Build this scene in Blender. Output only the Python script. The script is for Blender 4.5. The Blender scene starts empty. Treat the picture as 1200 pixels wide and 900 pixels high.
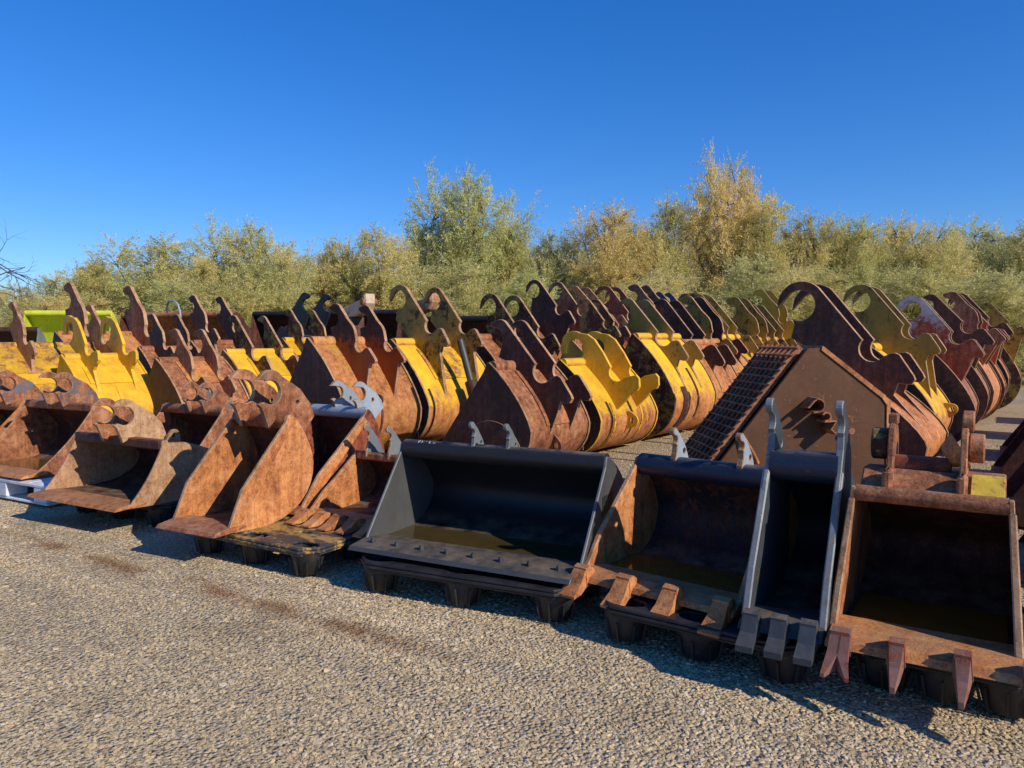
import bpy, bmesh, math, random
from math import sin, cos, pi, radians, sqrt, atan2
from mathutils import Vector, Matrix, noise
from mathutils.geometry import tessellate_polygon

random.seed(7)
scene = bpy.context.scene
COL = scene.collection

# ------------------------------------------------------------------ world, sun, camera
SUN_EL, SUN_AZ = radians(31), radians(-5)          # azimuth measured from +X towards +Y
world = bpy.data.worlds.new('World'); scene.world = world; world.use_nodes = True
wn, wl = world.node_tree.nodes, world.node_tree.links
bg = wn['Background']
sky = wn.new('ShaderNodeTexSky'); sky.sky_type = 'NISHITA'; sky.sun_disc = False
sky.sun_elevation = SUN_EL
sky.sun_rotation = pi/2 - SUN_AZ
sky.air_density = 1.0; sky.dust_density = 0.15; sky.ozone_density = 3.2; sky.altitude = 300
hs = wn.new('ShaderNodeHueSaturation'); hs.inputs['Saturation'].default_value = 1.48
gm = wn.new('ShaderNodeGamma'); gm.inputs[1].default_value = 0.82; wl.new(sky.outputs[0], gm.inputs[0]); wl.new(gm.outputs[0], hs.inputs['Color']); cm = wn.new('ShaderNodeMix'); cm.data_type = 'RGBA'; cm.blend_type = 'MULTIPLY'; cm.inputs[0].default_value = 1.0
cm.inputs[7].default_value = (0.92, 1.24, 1.84, 1)
wl.new(hs.outputs[0], cm.inputs[6]); wl.new(cm.outputs[2], bg.inputs['Color'])
bg.inputs['Strength'].default_value = 0.110

sd = bpy.data.lights.new('sun', 'SUN'); sd.energy = 5.0; sd.angle = radians(0.5); sd.color = (1.0, 0.89, 0.72)
so = bpy.data.objects.new('sun', sd); COL.objects.link(so)
sv = Vector((cos(SUN_EL)*cos(SUN_AZ), cos(SUN_EL)*sin(SUN_AZ), sin(SUN_EL)))
so.rotation_euler = sv.to_track_quat('Z', 'Y').to_euler(); so.location = (8, 2, 12)

PSI = radians(32.5); PITCH = math.atan((450-397)/900)
cd = bpy.data.cameras.new('camera'); cam = bpy.data.objects.new('camera', cd); COL.objects.link(cam)
cd.sensor_width = 36; cd.lens = 27; cd.clip_end = 2000; cd.clip_start = 0.05
cam.location = (0, 0, 1.5); cam.rotation_euler = (pi/2-PITCH, 0, PSI)
scene.camera = cam
scene.view_settings.view_transform = 'Standard'
scene.view_settings.look = 'None'; scene.view_settings.exposure = 0
scene.cycles.max_bounces = 6; scene.cycles.diffuse_bounces = 3
scene.cycles.transparent_max_bounces = 6

# ------------------------------------------------------------------ node helpers
class NT:
    def __init__(s, name):
        s.m = bpy.data.materials.new(name); s.m.use_nodes = True
        s.n = s.m.node_tree.nodes; s.l = s.m.node_tree.links
        s.b = s.n['Principled BSDF']
    def node(s, t, **k):
        x = s.n.new(t)
        for a, v in k.items(): setattr(x, a, v)
        return x
    def put(s, sock, v):
        if hasattr(v, 'is_linked') or isinstance(v, bpy.types.NodeSocket): s.l.new(v, sock)
        else: sock.default_value = v
    def math(s, op, a, b=0.0, c=0.0, clamp=False):
        x = s.node('ShaderNodeMath', operation=op, use_clamp=clamp)
        s.put(x.inputs[0], a); s.put(x.inputs[1], b); s.put(x.inputs[2], c)
        return x.outputs[0]
    def noise(s, vec, scale, detail=6, rough=0.6, dist=0.0):
        x = s.node('ShaderNodeTexNoise'); s.put(x.inputs['Vector'], vec)
        x.inputs['Scale'].default_value = scale; x.inputs['Detail'].default_value = detail
        x.inputs['Roughness'].default_value = rough; x.inputs['Distortion'].default_value = dist
        return x.outputs['Fac']
    def ramp(s, fac, stops, interp='LINEAR'):
        x = s.node('ShaderNodeValToRGB'); s.put(x.inputs[0], fac); r = x.color_ramp; r.interpolation = interp
        while len(r.elements) < len(stops): r.elements.new(0.5)
        for e, (p, c) in zip(r.elements, stops):
            e.position = p; e.color = (c, c, c, 1) if isinstance(c, (int, float)) else (*c, 1)
        return x.outputs[0]
    def mix(s, fac, a, b, blend='MIX'):
        x = s.node('ShaderNodeMix', data_type='RGBA', blend_type=blend)
        s.put(x.inputs[0], fac)
        for sock, v in ((x.inputs[6], a), (x.inputs[7], b)):
            s.put(sock, (*v, 1) if isinstance(v, tuple) and len(v) == 3 else v)
        return x.outputs[2]
    def vmul(s, vec, v):
        x = s.node('ShaderNodeVectorMath', operation='MULTIPLY'); s.put(x.inputs[0], vec); x.inputs[1].default_value = v
        return x.outputs[0]
    def vadd(s, vec, v):
        x = s.node('ShaderNodeVectorMath', operation='ADD'); s.put(x.inputs[0], vec); s.put(x.inputs[1], v)
        return x.outputs[0]
    def bump(s, h, strength, dist, normal=None):
        x = s.node('ShaderNodeBump'); s.put(x.inputs['Height'], h)
        x.inputs['Strength'].default_value = strength; x.inputs['Distance'].default_value = dist
        if normal is not None: s.l.new(normal, x.inputs['Normal'])
        return x.outputs[0]
    def objvec(s):
        tc = s.node('ShaderNodeTexCoord'); oi = s.node('ShaderNodeObjectInfo')
        r = s.math('MULTIPLY', oi.outputs['Random'], 37.0)
        cb = s.node('ShaderNodeCombineXYZ')
        for i in range(3): s.l.new(r, cb.inputs[i])
        return s.vadd(tc.outputs['Object'], cb.outputs[0]), oi.outputs['Random']

RUST = {'dark':   [(0.25, (0.026, 0.011, 0.009)), (0.5, (0.066, 0.024, 0.017)), (0.75, (0.150, 0.055, 0.030))],
        'brown':  [(0.25, (0.085, 0.030, 0.016)), (0.5, (0.275, 0.100, 0.044)), (0.75, (0.490, 0.215, 0.098))],
        'orange': [(0.25, (0.180, 0.058, 0.020)), (0.5, (0.440, 0.165, 0.054)), (0.75, (0.630, 0.285, 0.100))],
        'tan':    [(0.25, (0.190, 0.092, 0.046)), (0.5, (0.360, 0.200, 0.105)), (0.75, (0.500, 0.320, 0.185))],
        'red':    [(0.25, (0.070, 0.018, 0.012)), (0.5, (0.210, 0.046, 0.022)), (0.75, (0.360, 0.095, 0.038))]}
_mc = {}
def steel(tone='brown', paint=None, cover=0.0, rough=0.62, chips=0.5, paint2=None, grade=0.0):
    """rusted steel, with COVER (0..1) of it still under PAINT; PAINT2 mottles the paint, GRADE keeps paint higher up"""
    key = (tone, paint, cover, rough, chips, paint2, grade)
    if key in _mc: return _mc[key]
    t = NT('steel_' + tone + ('_painted' if paint else ''))
    v, rnd = t.objvec()
    n1 = t.noise(v, 2.6, 9, 0.68); n2 = t.noise(v, 15, 11, 0.78); n3 = t.noise(v, 95, 5, 0.75)
    st = t.noise(t.vmul(v, (9, 9, 0.8)), 1.6, 6, 0.65)
    f = t.math('ADD', t.math('MULTIPLY', n1, 0.30), t.math('ADD', t.math('MULTIPLY', n2, 0.46), t.math('MULTIPLY', st, 0.24)))
    f = t.math('ADD', t.math('MULTIPLY', t.math('SUBTRACT', f, 0.5), 2.7), 0.5)
    f = t.math('ADD', f, t.math('MULTIPLY', t.math('SUBTRACT', n3, 0.5), 0.75))
    rust = t.ramp(f, RUST[tone])
    # pits and pale abraded specks
    pit = t.ramp(n3, [(0.30, 0.35), (0.42, 1.0)])
    rust = t.mix(1.0, rust, pit, 'MULTIPLY')
    dust = t.ramp(t.noise(v, 5.2, 10, 0.75), [(0.54, 0.0), (0.70, 0.6)])
    rust = t.mix(dust, rust, (0.40, 0.27, 0.17) if tone != 'dark' else (0.15, 0.09, 0.065))
    run = t.ramp(t.noise(t.vmul(v, (15, 15, 0.55)), 1.5, 8, 0.7, 0.15), [(0.53, 0.0), (0.68, 0.62)])
    rust = t.mix(run, rust, tuple(q*0.42 for q in RUST[tone][1][1]))
    scr = t.ramp(t.noise(t.vmul(v, (5, 5, 70)), 1.7, 4, 0.65, 2.2), [(0.665, 0.0), (0.70, 0.55)])
    rust = t.mix(scr, rust, tuple(min(1, q*1.25+0.05) for q in RUST[tone][2][1]))
    h = t.math('ADD', t.math('MULTIPLY', n2, 0.5), n3)
    if paint:
        a = t.noise(v, 4.6, 13, 0.80, 0.3); b = t.noise(v, 24, 8, 0.8)
        s2 = t.noise(t.vmul(v, (14, 14, 0.9)), 1.3, 7, 0.7)
        m = t.math('ADD', t.math('MULTIPLY', a, 1-chips*0.5), t.math('ADD', t.math('MULTIPLY', b, chips*0.27), t.math('MULTIPLY', s2, chips*0.23)))
        if grade:
            tc = t.node('ShaderNodeTexCoord'); sx = t.node('ShaderNodeSeparateXYZ'); t.l.new(tc.outputs['Generated'], sx.inputs[0])
            m = t.math('ADD', m, t.math('MULTIPLY', t.math('SUBTRACT', sx.outputs[2], 0.5), -grade))
        thr = 0.5 + (cover-0.5)*0.36
        mk = t.ramp(m, [(max(0.0, thr-0.022), 1.0), (min(1.0, thr+0.022), 0.0)])
        halo = t.ramp(m, [(max(0.0, thr-0.11), 0.0), (thr, 0.55)])
        pc = t.mix(t.ramp(n1, [(0.35, 0.0), (0.65, 1.0)]), paint, paint2 if paint2 else tuple(c*0.78 for c in paint))
        dirt = t.ramp(t.noise(t.vmul(v, (3, 3, 0.6)), 2.2, 9, 0.7), [(0.42, 0.0), (0.72, 0.6)])
        pc = t.mix(dirt, pc, tuple(c*0.5+d for c, d in zip(paint, (0.012, 0.009, 0.006))))
        pc = t.mix(halo, pc, tuple(c*0.42 for c in paint))
        # fine scratches
        sc = t.ramp(t.noise(t.vmul(v, (7, 60, 11)), 1.6, 4, 0.65, 2.0), [(0.655, 0.0), (0.69, 0.6)])
        pc = t.mix(sc, pc, tuple(min(1, c*1.5+0.05) for c in paint))
        col = t.mix(mk, rust, pc)
        t.put(t.b.inputs['Roughness'], t.math('ADD', t.math('MULTIPLY', mk, -(0.78-rough)), t.math('ADD', 0.72, t.math('MULTIPLY', n2, 0.12))))
        h = t.math('ADD', t.math('MULTIPLY', h, t.math('SUBTRACT', 1.0, t.math('MULTIPLY', mk, 0.75))), t.math('MULTIPLY', mk, 0.5))
    else:
        col = rust
        t.put(t.b.inputs['Roughness'], t.math('ADD', rough, t.math('MULTIPLY', t.math('SUBTRACT', n2, 0.5), 0.4)))
    # soil and dust settled on whatever faces up
    ge = t.node('ShaderNodeNewGeometry'); sz = t.node('ShaderNodeSeparateXYZ'); t.l.new(ge.outputs['Normal'], sz.inputs[0])
    up = t.math('MULTIPLY', t.ramp(sz.outputs[2], [(0.75, 0.0), (0.97, 1.0)]), t.ramp(t.noise(v, 7.0, 9, 0.72), [(0.40, 0.0), (0.66, 0.62)]))
    col = t.mix(up, col, (0.30, 0.215, 0.13))
    hv = t.node('ShaderNodeHueSaturation'); t.put(hv.inputs['Color'], col)
    t.put(hv.inputs['Value'], t.math('ADD', 0.88, t.math('MULTIPLY', rnd, 0.24)))
    t.put(t.b.inputs['Base Color'], hv.outputs[0])
    t.b.inputs['Specular IOR Level'].default_value = 0.35
    t.put(t.b.inputs['Normal'], t.bump(t.math('ADD', h, t.math('MULTIPLY', n1, 1.5)), 0.55, 0.007))
    _mc[key] = t.m
    return t.m

def plastic(name, base, paint=None):
    t = NT(name); v, rnd = t.objvec()
    n = t.noise(v, 6, 9, 0.7); n2 = t.noise(v, 40, 5, 0.7)
    sc = t.ramp(t.noise(t.vmul(v, (3, 40, 8)), 2.5, 4, 0.7, 1.0), [(0.62, 0.0), (0.68, 0.5)])
    c = t.mix(t.ramp(n, [(0.4, 0.0), (0.75, 0.75)]), base, tuple(x*1.9+0.02 for x in base))
    c = t.mix(sc, c, tuple(min(1, x*2.2+0.06) for x in base))
    if paint:
        m = t.math('ADD', t.math('MULTIPLY', t.noise(t.vmul(v, (1.4, 3.5, 1)), 1.9, 10, 0.75), 0.8), t.math('MULTIPLY', n2, 0.2))
        c = t.mix(t.ramp(m, [(0.485, 0.0), (0.53, 0.9)]), c, paint)
    t.put(t.b.inputs['Base Color'], c)
    t.put(t.b.inputs['Roughness'], t.math('ADD', 0.38, t.math('MULTIPLY', n, 0.35)))
    t.put(t.b.inputs['Normal'], t.bump(n2, 0.15, 0.004))
    return t.m

# ------------------------------------------------------------------ mesh helpers
class MB:
    """collects geometry for one mesh object"""
    def __init__(s): s.v = []; s.f = []; s.sm = []; s.mi = []; s.cur = 0
    def add(s, vs, fs, smooth=False, M=None):
        o = len(s.v)
        s.v += [tuple(M @ Vector(p)) if M else tuple(p) for p in vs]
        s.f += [tuple(i+o for i in f) for f in fs]; s.sm += [smooth]*len(fs); s.mi += [s.cur]*len(fs)
        return s
    def box(s, a, b, M=None, ch=0.0, taper=None):
        (x0, y0, z0), (x1, y1, z1) = a, b
        if ch <= 0:
            vs = [(x0,y0,z0),(x1,y0,z0),(x1,y1,z0),(x0,y1,z0),(x0,y0,z1),(x1,y0,z1),(x1,y1,z1),(x0,y1,z1)]
            return s.add(vs, [(3,2,1,0),(4,5,6,7),(0,1,5,4),(1,2,6,5),(2,3,7,6),(3,0,4,7)], M=M)
        c = ch; P = []
        for z, i in ((z0, c), (z0+c, 0), (z1-c, 0), (z1, c)):
            P.append([(x0+i+c,y0+i,z),(x1-i-c,y0+i,z),(x1-i,y0+i+c,z),(x1-i,y1-i-c,z),(x1-i-c,y1-i,z),(x0+i+c,y1-i,z),(x0+i,y1-i-c,z),(x0+i,y0+i+c,z)])
        return s.loft(P, M=M)
    def loft(s, rings, smooth=False, caps=True, closed=True, M=None):
        n = len(rings[0]); vs = [p for r in rings for p in r]; fs = []
        for k in range(len(rings)-1):
            for i in range(n if closed else n-1):
                j = (i+1) % n
                fs.append((k*n+i, k*n+j, (k+1)*n+j, (k+1)*n+i))
        s.add(vs, fs, smooth, M)
        if caps:
            s.add(rings[0], [tuple(reversed(range(n)))], False, M); s.add(rings[-1], [tuple(range(n))], False, M)
        return s
    def cyl(s, p, q, r, n=16, r2=None, ch=0.0, caps=True, smooth=True):
        p, q = Vector(p), Vector(q); d = (q-p); L = d.length; d.normalize()
        u = d.orthogonal().normalized(); w = d.cross(u); r2 = r if r2 is None else r2
        prof = [(0, r), (L, r2)] if ch <= 0 else [(0, r-ch), (ch, r), (L-ch, r2), (L, r2-ch)]
        rings = [[tuple(p + d*h + u*(rr*cos(2*pi*i/n)) + w*(rr*sin(2*pi*i/n))) for i in range(n)] for h, rr in prof]
        if ch <= 0: return s.loft(rings, smooth, caps)
        s.loft(rings[0:2], False, False); s.loft(rings[1:3], smooth, False); s.loft(rings[2:4], False, False)
        s.add(rings[0], [tuple(reversed(range(n)))]); s.add(rings[-1], [tuple(range(n))])
        return s
    def tube(s, pts, r, n=6, r1=None):
        pts = [Vector(p) for p in pts]; rings = []; N = len(pts); ref = None
        for k, p in enumerate(pts):
            d = (pts[min(k+1, N-1)] - pts[max(k-1, 0)]).normalized()
            u = d.orthogonal().normalized() if ref is None else (ref - d*ref.dot(d)).normalized()
            ref = u; w = d.cross(u); rr = r if r1 is None else r + (r1-r)*k/(N-1)
            rings.append([tuple(p + u*(rr*cos(2*pi*i/n)) + w*(rr*sin(2*pi*i/n))) for i in range(n)])
        return s.loft(rings, True)
    def plate(s, poly, x0, x1, ch=0.004, holes=(), M=None):
        """polygon in (y,z), thick from x0 to x1, with a small chamfer; poly counter-clockwise seen from +x"""
        if area2(poly) < 0: poly = poly[::-1]
        poly = clean(poly); holes = [h if area2(h) < 0 else h[::-1] for h in holes]
        sg = 1 if x1 > x0 else -1; lo, hi = min(x0, x1), max(x0, x1)
        loops = [poly] + list(holes)
        caps = []
        for lp in loops:
            ins = inset(lp, ch); n = len(lp)
            R = [[(lo, *p) for p in ins], [(lo+ch, *p) for p in lp], [(hi-ch, *p) for p in lp], [(hi, *p) for p in ins]]
            s.cur = 1; s.loft(R, False, False, M=M); s.cur = 0; caps.append(ins)
        flat = [p for lp in caps for p in lp]
        tris = tessellate_polygon([[Vector((p[0], p[1], 0)) for p in lp] for lp in caps])
        T = []
        for a, b, c in tris:
            A, B, C_ = flat[a], flat[b], flat[c]
            T.append((a, b, c) if (B[0]-A[0])*(C_[1]-A[1])-(B[1]-A[1])*(C_[0]-A[0]) > 0 else (a, c, b))
        s.add([(hi, *p) for p in flat], T, M=M); s.add([(lo, *p) for p in flat], [t[::-1] for t in T], M=M)
        return s
    def build(s, name, mat, parent=None, loc=None, edge=None):
        me = bpy.data.meshes.new(name); me.from_pydata(s.v, [], s.f)
        me.polygons.foreach_set('use_smooth', s.sm); me.materials.append(mat)
        if edge: me.materials.append(edge); me.polygons.foreach_set('material_index', s.mi)
        o = bpy.data.objects.new(name, me); COL.objects.link(o)
        if parent: o.parent = parent
        if loc: o.location = loc
        return o

def area2(p): return sum(p[i-1][0]*p[i][1]-p[i][0]*p[i-1][1] for i in range(len(p)))
def clean(p, e=0.0025):
    r = []
    for q in p:
        if not r or math.hypot(q[0]-r[-1][0], q[1]-r[-1][1]) > e: r.append(q)
    if math.hypot(r[0][0]-r[-1][0], r[0][1]-r[-1][1]) <= e: r.pop()
    return r
def inset(p, d):
    n = len(p); r = []
    for i in range(n):
        a, b, c = Vector(p[i-1]), Vector(p[i]), Vector(p[(i+1) % n])
        e1 = (b-a).normalized(); e2 = (c-b).normalized()
        n1 = Vector((-e1.y, e1.x)); n2 = Vector((-e2.y, e2.x)); m = n1+n2
        m = m.normalized() if m.length > 0.2 else n1
        k = d/max(0.5, m.dot(n1)); r.append((b.x+m.x*k, b.y+m.y*k))
    return r
def arc(cx, cy, r, a0, a1, n=10):
    return [(cx+r*cos(radians(a0+(a1-a0)*i/n)), cy+r*sin(radians(a0+(a1-a0)*i/n))) for i in range(n+1)]
def bez(p0, p1, p2, p3, n=10):
    r = []
    for i in range(n+1):
        t = i/n; u = 1-t
        r.append(tuple(u**3*a+3*u*u*t*b+3*u*t*t*c+t**3*d for a, b, c, d in zip(p0, p1, p2, p3)))
    return r
def tag(o, label, cat, group=None, kind=None):
    o['label'] = label; o['category'] = cat
    if group: o['group'] = group
    if kind: o['kind'] = kind
    return o
def empty(name, loc, rz=0, tilt=0):
    o = bpy.data.objects.new(name, None); COL.objects.link(o); o.empty_display_size = 0.2
    o.location = loc; o.rotation_euler = (tilt, 0, rz)
    return o

# ------------------------------------------------------------------ bucket anatomy (local: mouth to -y, width along x, z up)
def profile(H, D, yt, fl=None, back=0.42, straight=0.0, front=0.03):
    """outer outline of the shell, lip -> floor -> back -> top"""
    fl = D*0.5 if fl is None else fl
    zb = H*back
    p = [(0, front), (fl*0.5, front*0.35), (fl, 0)]
    p += bez((fl, 0), (fl+(D-fl)*0.55, 0), (D, zb*0.35), (D, zb), 9)[1:]
    q1 = (D, zb+(H-zb)*0.28); q2 = (yt+(D-yt)*0.42, H-(H-zb)*0.10)
    if straight:
        q1 = (D-(D-yt)*0.05, zb+(H-zb)*0.30*(1-straight*0.5)); q2 = (yt+(D-yt)*(0.4+0.25*straight), H-(H-zb)*(0.15+0.28*straight))
    p += bez((D, zb), q1, q2, (yt, H), 9)[1:]
    return p
def shell_mb(pr, W, t):
    """sheet bent along the profile, open at the mouth"""
    n = len(pr); inn = []
    for i in range(n):
        a = Vector(pr[max(0, i-1)]); b = Vector(pr[min(n-1, i+1)]); d = (b-a).normalized()
        inn.append((pr[i][0]-d.y*t, pr[i][1]+d.x*t))
    m = MB(); x0, x1 = -W/2, W/2
    def strip(L, flip):
        vs = [(x0, *p) for p in L]+[(x1, *p) for p in L]; k = len(L)
        m.add(vs, [((i, i+1, k+i+1, k+i) if flip else (k+i, k+i+1, i+1, i)) for i in range(k-1)], True)
    strip(pr, True); strip(inn, False)
    for a, b in ((pr[0], inn[0]), (inn[-1], pr[-1])):
        m.add([(x0, *a), (x1, *a), (x1, *b), (x0, *b)], [(0, 3, 2, 1)])
    for x, fl in ((x0, 0), (x1, 1)):
        vs = [(x, *p) for p in pr]+[(x, *p) for p in inn]
        m.add(vs, [((i, i+1, n+i+1, n+i) if not fl else (n+i, n+i+1, i+1, i)) for i in range(n-1)])
    return m
def along(pr, s):
    """point and unit outward normal at distance s back from the top end of the profile"""
    for i in range(len(pr)-1, 0, -1):
        a, b = Vector(pr[i]), Vector(pr[i-1]); L = (b-a).length
        if s <= L or i == 1:
            d = (b-a).normalized(); return a+d*s, Vector((-d.y, d.x)), d
        s -= L
def tail_of(pr, s):
    """profile points from the top back to distance s"""
    out = [pr[-1]]; acc = 0
    for i in range(len(pr)-1, 0, -1):
        L = (Vector(pr[i-1])-Vector(pr[i])).length
        if acc+L >= s: break
        acc += L; out.append(pr[i-1])
    out.append(tuple(along(pr, s)[0])); return out

# ear outlines, in units around the lower notch (0,0); p to the back, q up. First point sits at the front foot, last at the tail
def ear_notch(rn=0.17, corner=(0.51, -0.37), deep=0.0):
    """shared rear half: lower notch, bump and tail"""
    cx, cy = corner
    return arc(0, 0, rn, 138, 325, 12)+[(rn+0.05, -0.055), (rn+0.10, -0.05), (rn+0.15, -0.075)]+[(cx-0.02, cy+0.05), (cx, cy), (cx-0.035, cy-0.06), (cx-0.10, cy-0.065), (cx-0.19, cy-0.05), (cx-0.235, cy-0.20-deep)]
def ear_hook(k=1.0):
    """open hook: beak to the front, straight neck, lower notch"""
    o = [(-1.05, 0.30), (-1.08, 0.44), (-0.86, 0.49)]
    o += arc(-0.95, 0.66, 0.17*k, -60, 95, 8)+[(-1.04, 0.86), (-1.12, 0.92), (-1.11, 0.98)]
    o += arc(-0.88, 0.83, 0.22, 120, 48, 7)+[(-0.45, 0.66), (-0.26, 0.49), (-0.19, 0.38)]
    return o+ear_notch(0.17, (0.56, -0.38))
def ear_blunt():
    """rounded head with only a shallow bite in front"""
    o = [(-0.80, 0.20), (-0.71, 0.44), (-0.73, 0.58), (-0.82, 0.63), (-0.94, 0.665), (-0.945, 0.71)]
    o += arc(-0.78, 0.60, 0.165, 125, 46, 7)
    return o+ear_notch(0.165)
def ear_loop(R=0.31, ri=0.205, open_to=182):
    """large loop curling over to the front"""
    o = [(-1.02, 0.14), (-0.98, 0.32)]
    o += arc(-0.92, 0.57, ri, -115, 150, 14)
    o += [(-1.14, 0.62), (-1.215, 0.54)]
    o += arc(-0.90, 0.58, R, 176, 44, 13)
    return o+ear_notch(0.165, (0.50, -0.38))
def ear_solid():
    """broad solid loop with a small eye, bump standing square"""
    o = [(-0.98, 0.10), (-0.80, 0.22), (-0.74, 0.34)]
    o += arc(-0.93, 0.44, 0.19, -20, 176, 11)
    o += [(-1.14, 0.34), (-1.25, 0.33), (-1.28, 0.46)]
    o += arc(-0.98, 0.50, 0.285, 150, 60, 8)
    o += [(-0.66, 0.72), (-0.50, 0.62), (-0.30, 0.36)]
    o += arc(0, 0, 0.17, 145, 300, 10)+[(0.16, -0.09), (0.30, -0.06), (0.40, -0.04), (0.46, -0.10), (0.47, -0.26), (0.43, -0.33), (0.33, -0.36), (0.22, -0.50)]
    return o
def ear_claw():
    """small pin hook: open jaw to the front above a lower lip"""
    o = [(-0.55, -0.42), (-0.70, -0.05), (-0.78, 0.02)]
    o += [(-0.66, 0.06)] + arc(-0.46, 0.22, 0.22, -110, 95, 12)
    o += [(-0.66, 0.46), (-0.80, 0.47)] + arc(-0.48, 0.30, 0.34, 140, 40, 7)
    o += [(0.25, 0.25), (0.52, -0.05), (0.62, -0.30)]
    return o
def ear_blade():
    """slim upright hook of a light ditching bucket"""
    o = [(-0.46, -0.42), (-0.44, -0.18), (-0.36, 0.02), (-0.33, 0.22)]
    o += arc(-0.42, 0.40, 0.13, -70, 70, 7) + [(-0.50, 0.56)]
    o += arc(-0.43, 0.66, 0.12, 220, 60, 7)
    o += [(-0.10, 0.52), (0.22, 0.14), (0.40, -0.22), (0.44, -0.40)]
    return o

def put_ear(pr, outline, s, at, rot, tail):
    """outline scaled to S and turned by ROT about its notch at AT (y, z); its foot follows the shell from the top back to TAIL"""
    cx, cz = at
    c, sn = cos(rot), sin(rot)
    pts = [(cx+(p*c-q*sn)*s, cz+(p*sn+q*c)*s) for p, q in outline]
    return pts + [(p[0], p[1]) for p in tail_of(pr, tail)][::-1]

def tooth_mb(x, y, z, w, L, h, dirz=-0.18, tip=0.15, fork=False, flare=1.0):
    m = MB(); hw = w/2
    # adapter lump then wedge
    m.loft([[(x-hw*0.9, y+0.055, z-0.012), (x+hw*0.9, y+0.055, z-0.012), (x+hw*0.7, y+0.055, z+h*0.42), (x-hw*0.7, y+0.055, z+h*0.42)],
            [(x-hw*1.15, y+0.0, z-h*0.5), (x+hw*1.15, y+0.0, z-h*0.5), (x+hw*0.95, y+0.0, z+h*0.75), (x-hw*0.95, y+0.0, z+h*0.75)],
            [(x-hw*1.1, y-0.035, z-h*0.5), (x+hw*1.1, y-0.035, z-h*0.5), (x+hw*0.9, y-0.035, z+h*0.62), (x-hw*0.9, y-0.035, z+h*0.62)]])
    z1 = z+dirz*L
    if fork:
        for sx in (-1, 1):
            a, b = (x-hw, x+0.004) if sx < 0 else (x-0.004, x+hw)
            cx = x+sx*hw*1.15
            m.loft([[(a, y-0.03, z-h*0.48), (b, y-0.03, z-h*0.48), (b, y-0.03, z+h*0.55), (a, y-0.03, z+h*0.55)],
                    [(a, y-L*0.55, z-h*0.4+dirz*L*.5), (b, y-L*0.55, z-h*0.4+dirz*L*.5), (b, y-L*0.55, z+h*0.35+dirz*L*.5), (a, y-L*0.55, z+h*0.35+dirz*L*.5)],
                    [(cx-0.008, y-L, z1-0.008), (cx+0.008, y-L, z1-0.008), (cx+0.008, y-L, z1+0.008), (cx-0.008, y-L, z1+0.008)]])
    else:
        f = flare
        m.loft([[(x-hw, y-0.03, z-h*0.48), (x+hw, y-0.03, z-h*0.48), (x+hw*0.85, y-0.03, z+h*0.6), (x-hw*0.85, y-0.03, z+h*0.6)],
                [(x-hw*(1+f)/2, y-L*0.55, z-h*0.36+dirz*L*.55), (x+hw*(1+f)/2, y-L*0.55, z-h*0.36+dirz*L*.55), (x+hw*(1+f)/2*.92, y-L*0.55, z+h*0.26+dirz*L*.55), (x-hw*(1+f)/2*.92, y-L*0.55, z+h*0.26+dirz*L*.55)],
                [(x-hw*f, y-L, z1-h*tip*0.5), (x+hw*f, y-L, z1-h*tip*0.5), (x+hw*f, y-L, z1+h*tip*0.5), (x-hw*f, y-L, z1+h*tip*0.5)]])
    return m
def eye_mb(pr, s, x, w, h, t=0.03):
    """lifting eye: plate with a hole standing on the back of the shell"""
    P, N, d = along(pr, s)
    out = []
    base = [(-w*0.62, -0.004), (w*0.62, -0.004)]
    pts = base+[(w*0.5, h*0.55)]+arc(0, h*0.6, w*0.42, 20, 160, 8)+[(-w*0.5, h*0.55)]
    tr = lambda q: (P.x+d.x*q[0]+N.x*q[1], P.y+d.y*q[0]+N.y*q[1])
    hole = [tr(q) for q in arc(0, h*0.55, w*0.2, 0, 337.5, 15)]
    return MB().plate([tr(q) for q in pts], x-t/2, x+t/2, 0.003, holes=[hole])
def strap_mb(pr, s0, s1, x, w, t=0.012):
    """flat strap lying on the outside of the shell between two distances from the top"""
    n = 9; outer = []; inner = []
    for i in range(n):
        P, N, d = along(pr, s0+(s1-s0)*i/(n-1)); outer.append(P+N*t); inner.append(P+N*(-0.002))
    m = MB()
    rings = [[(x-w/2, *i), (x+w/2, *i), (x+w/2, *o), (x-w/2, *o)] for i, o in zip(inner, outer)]
    return m.loft(rings)

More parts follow.
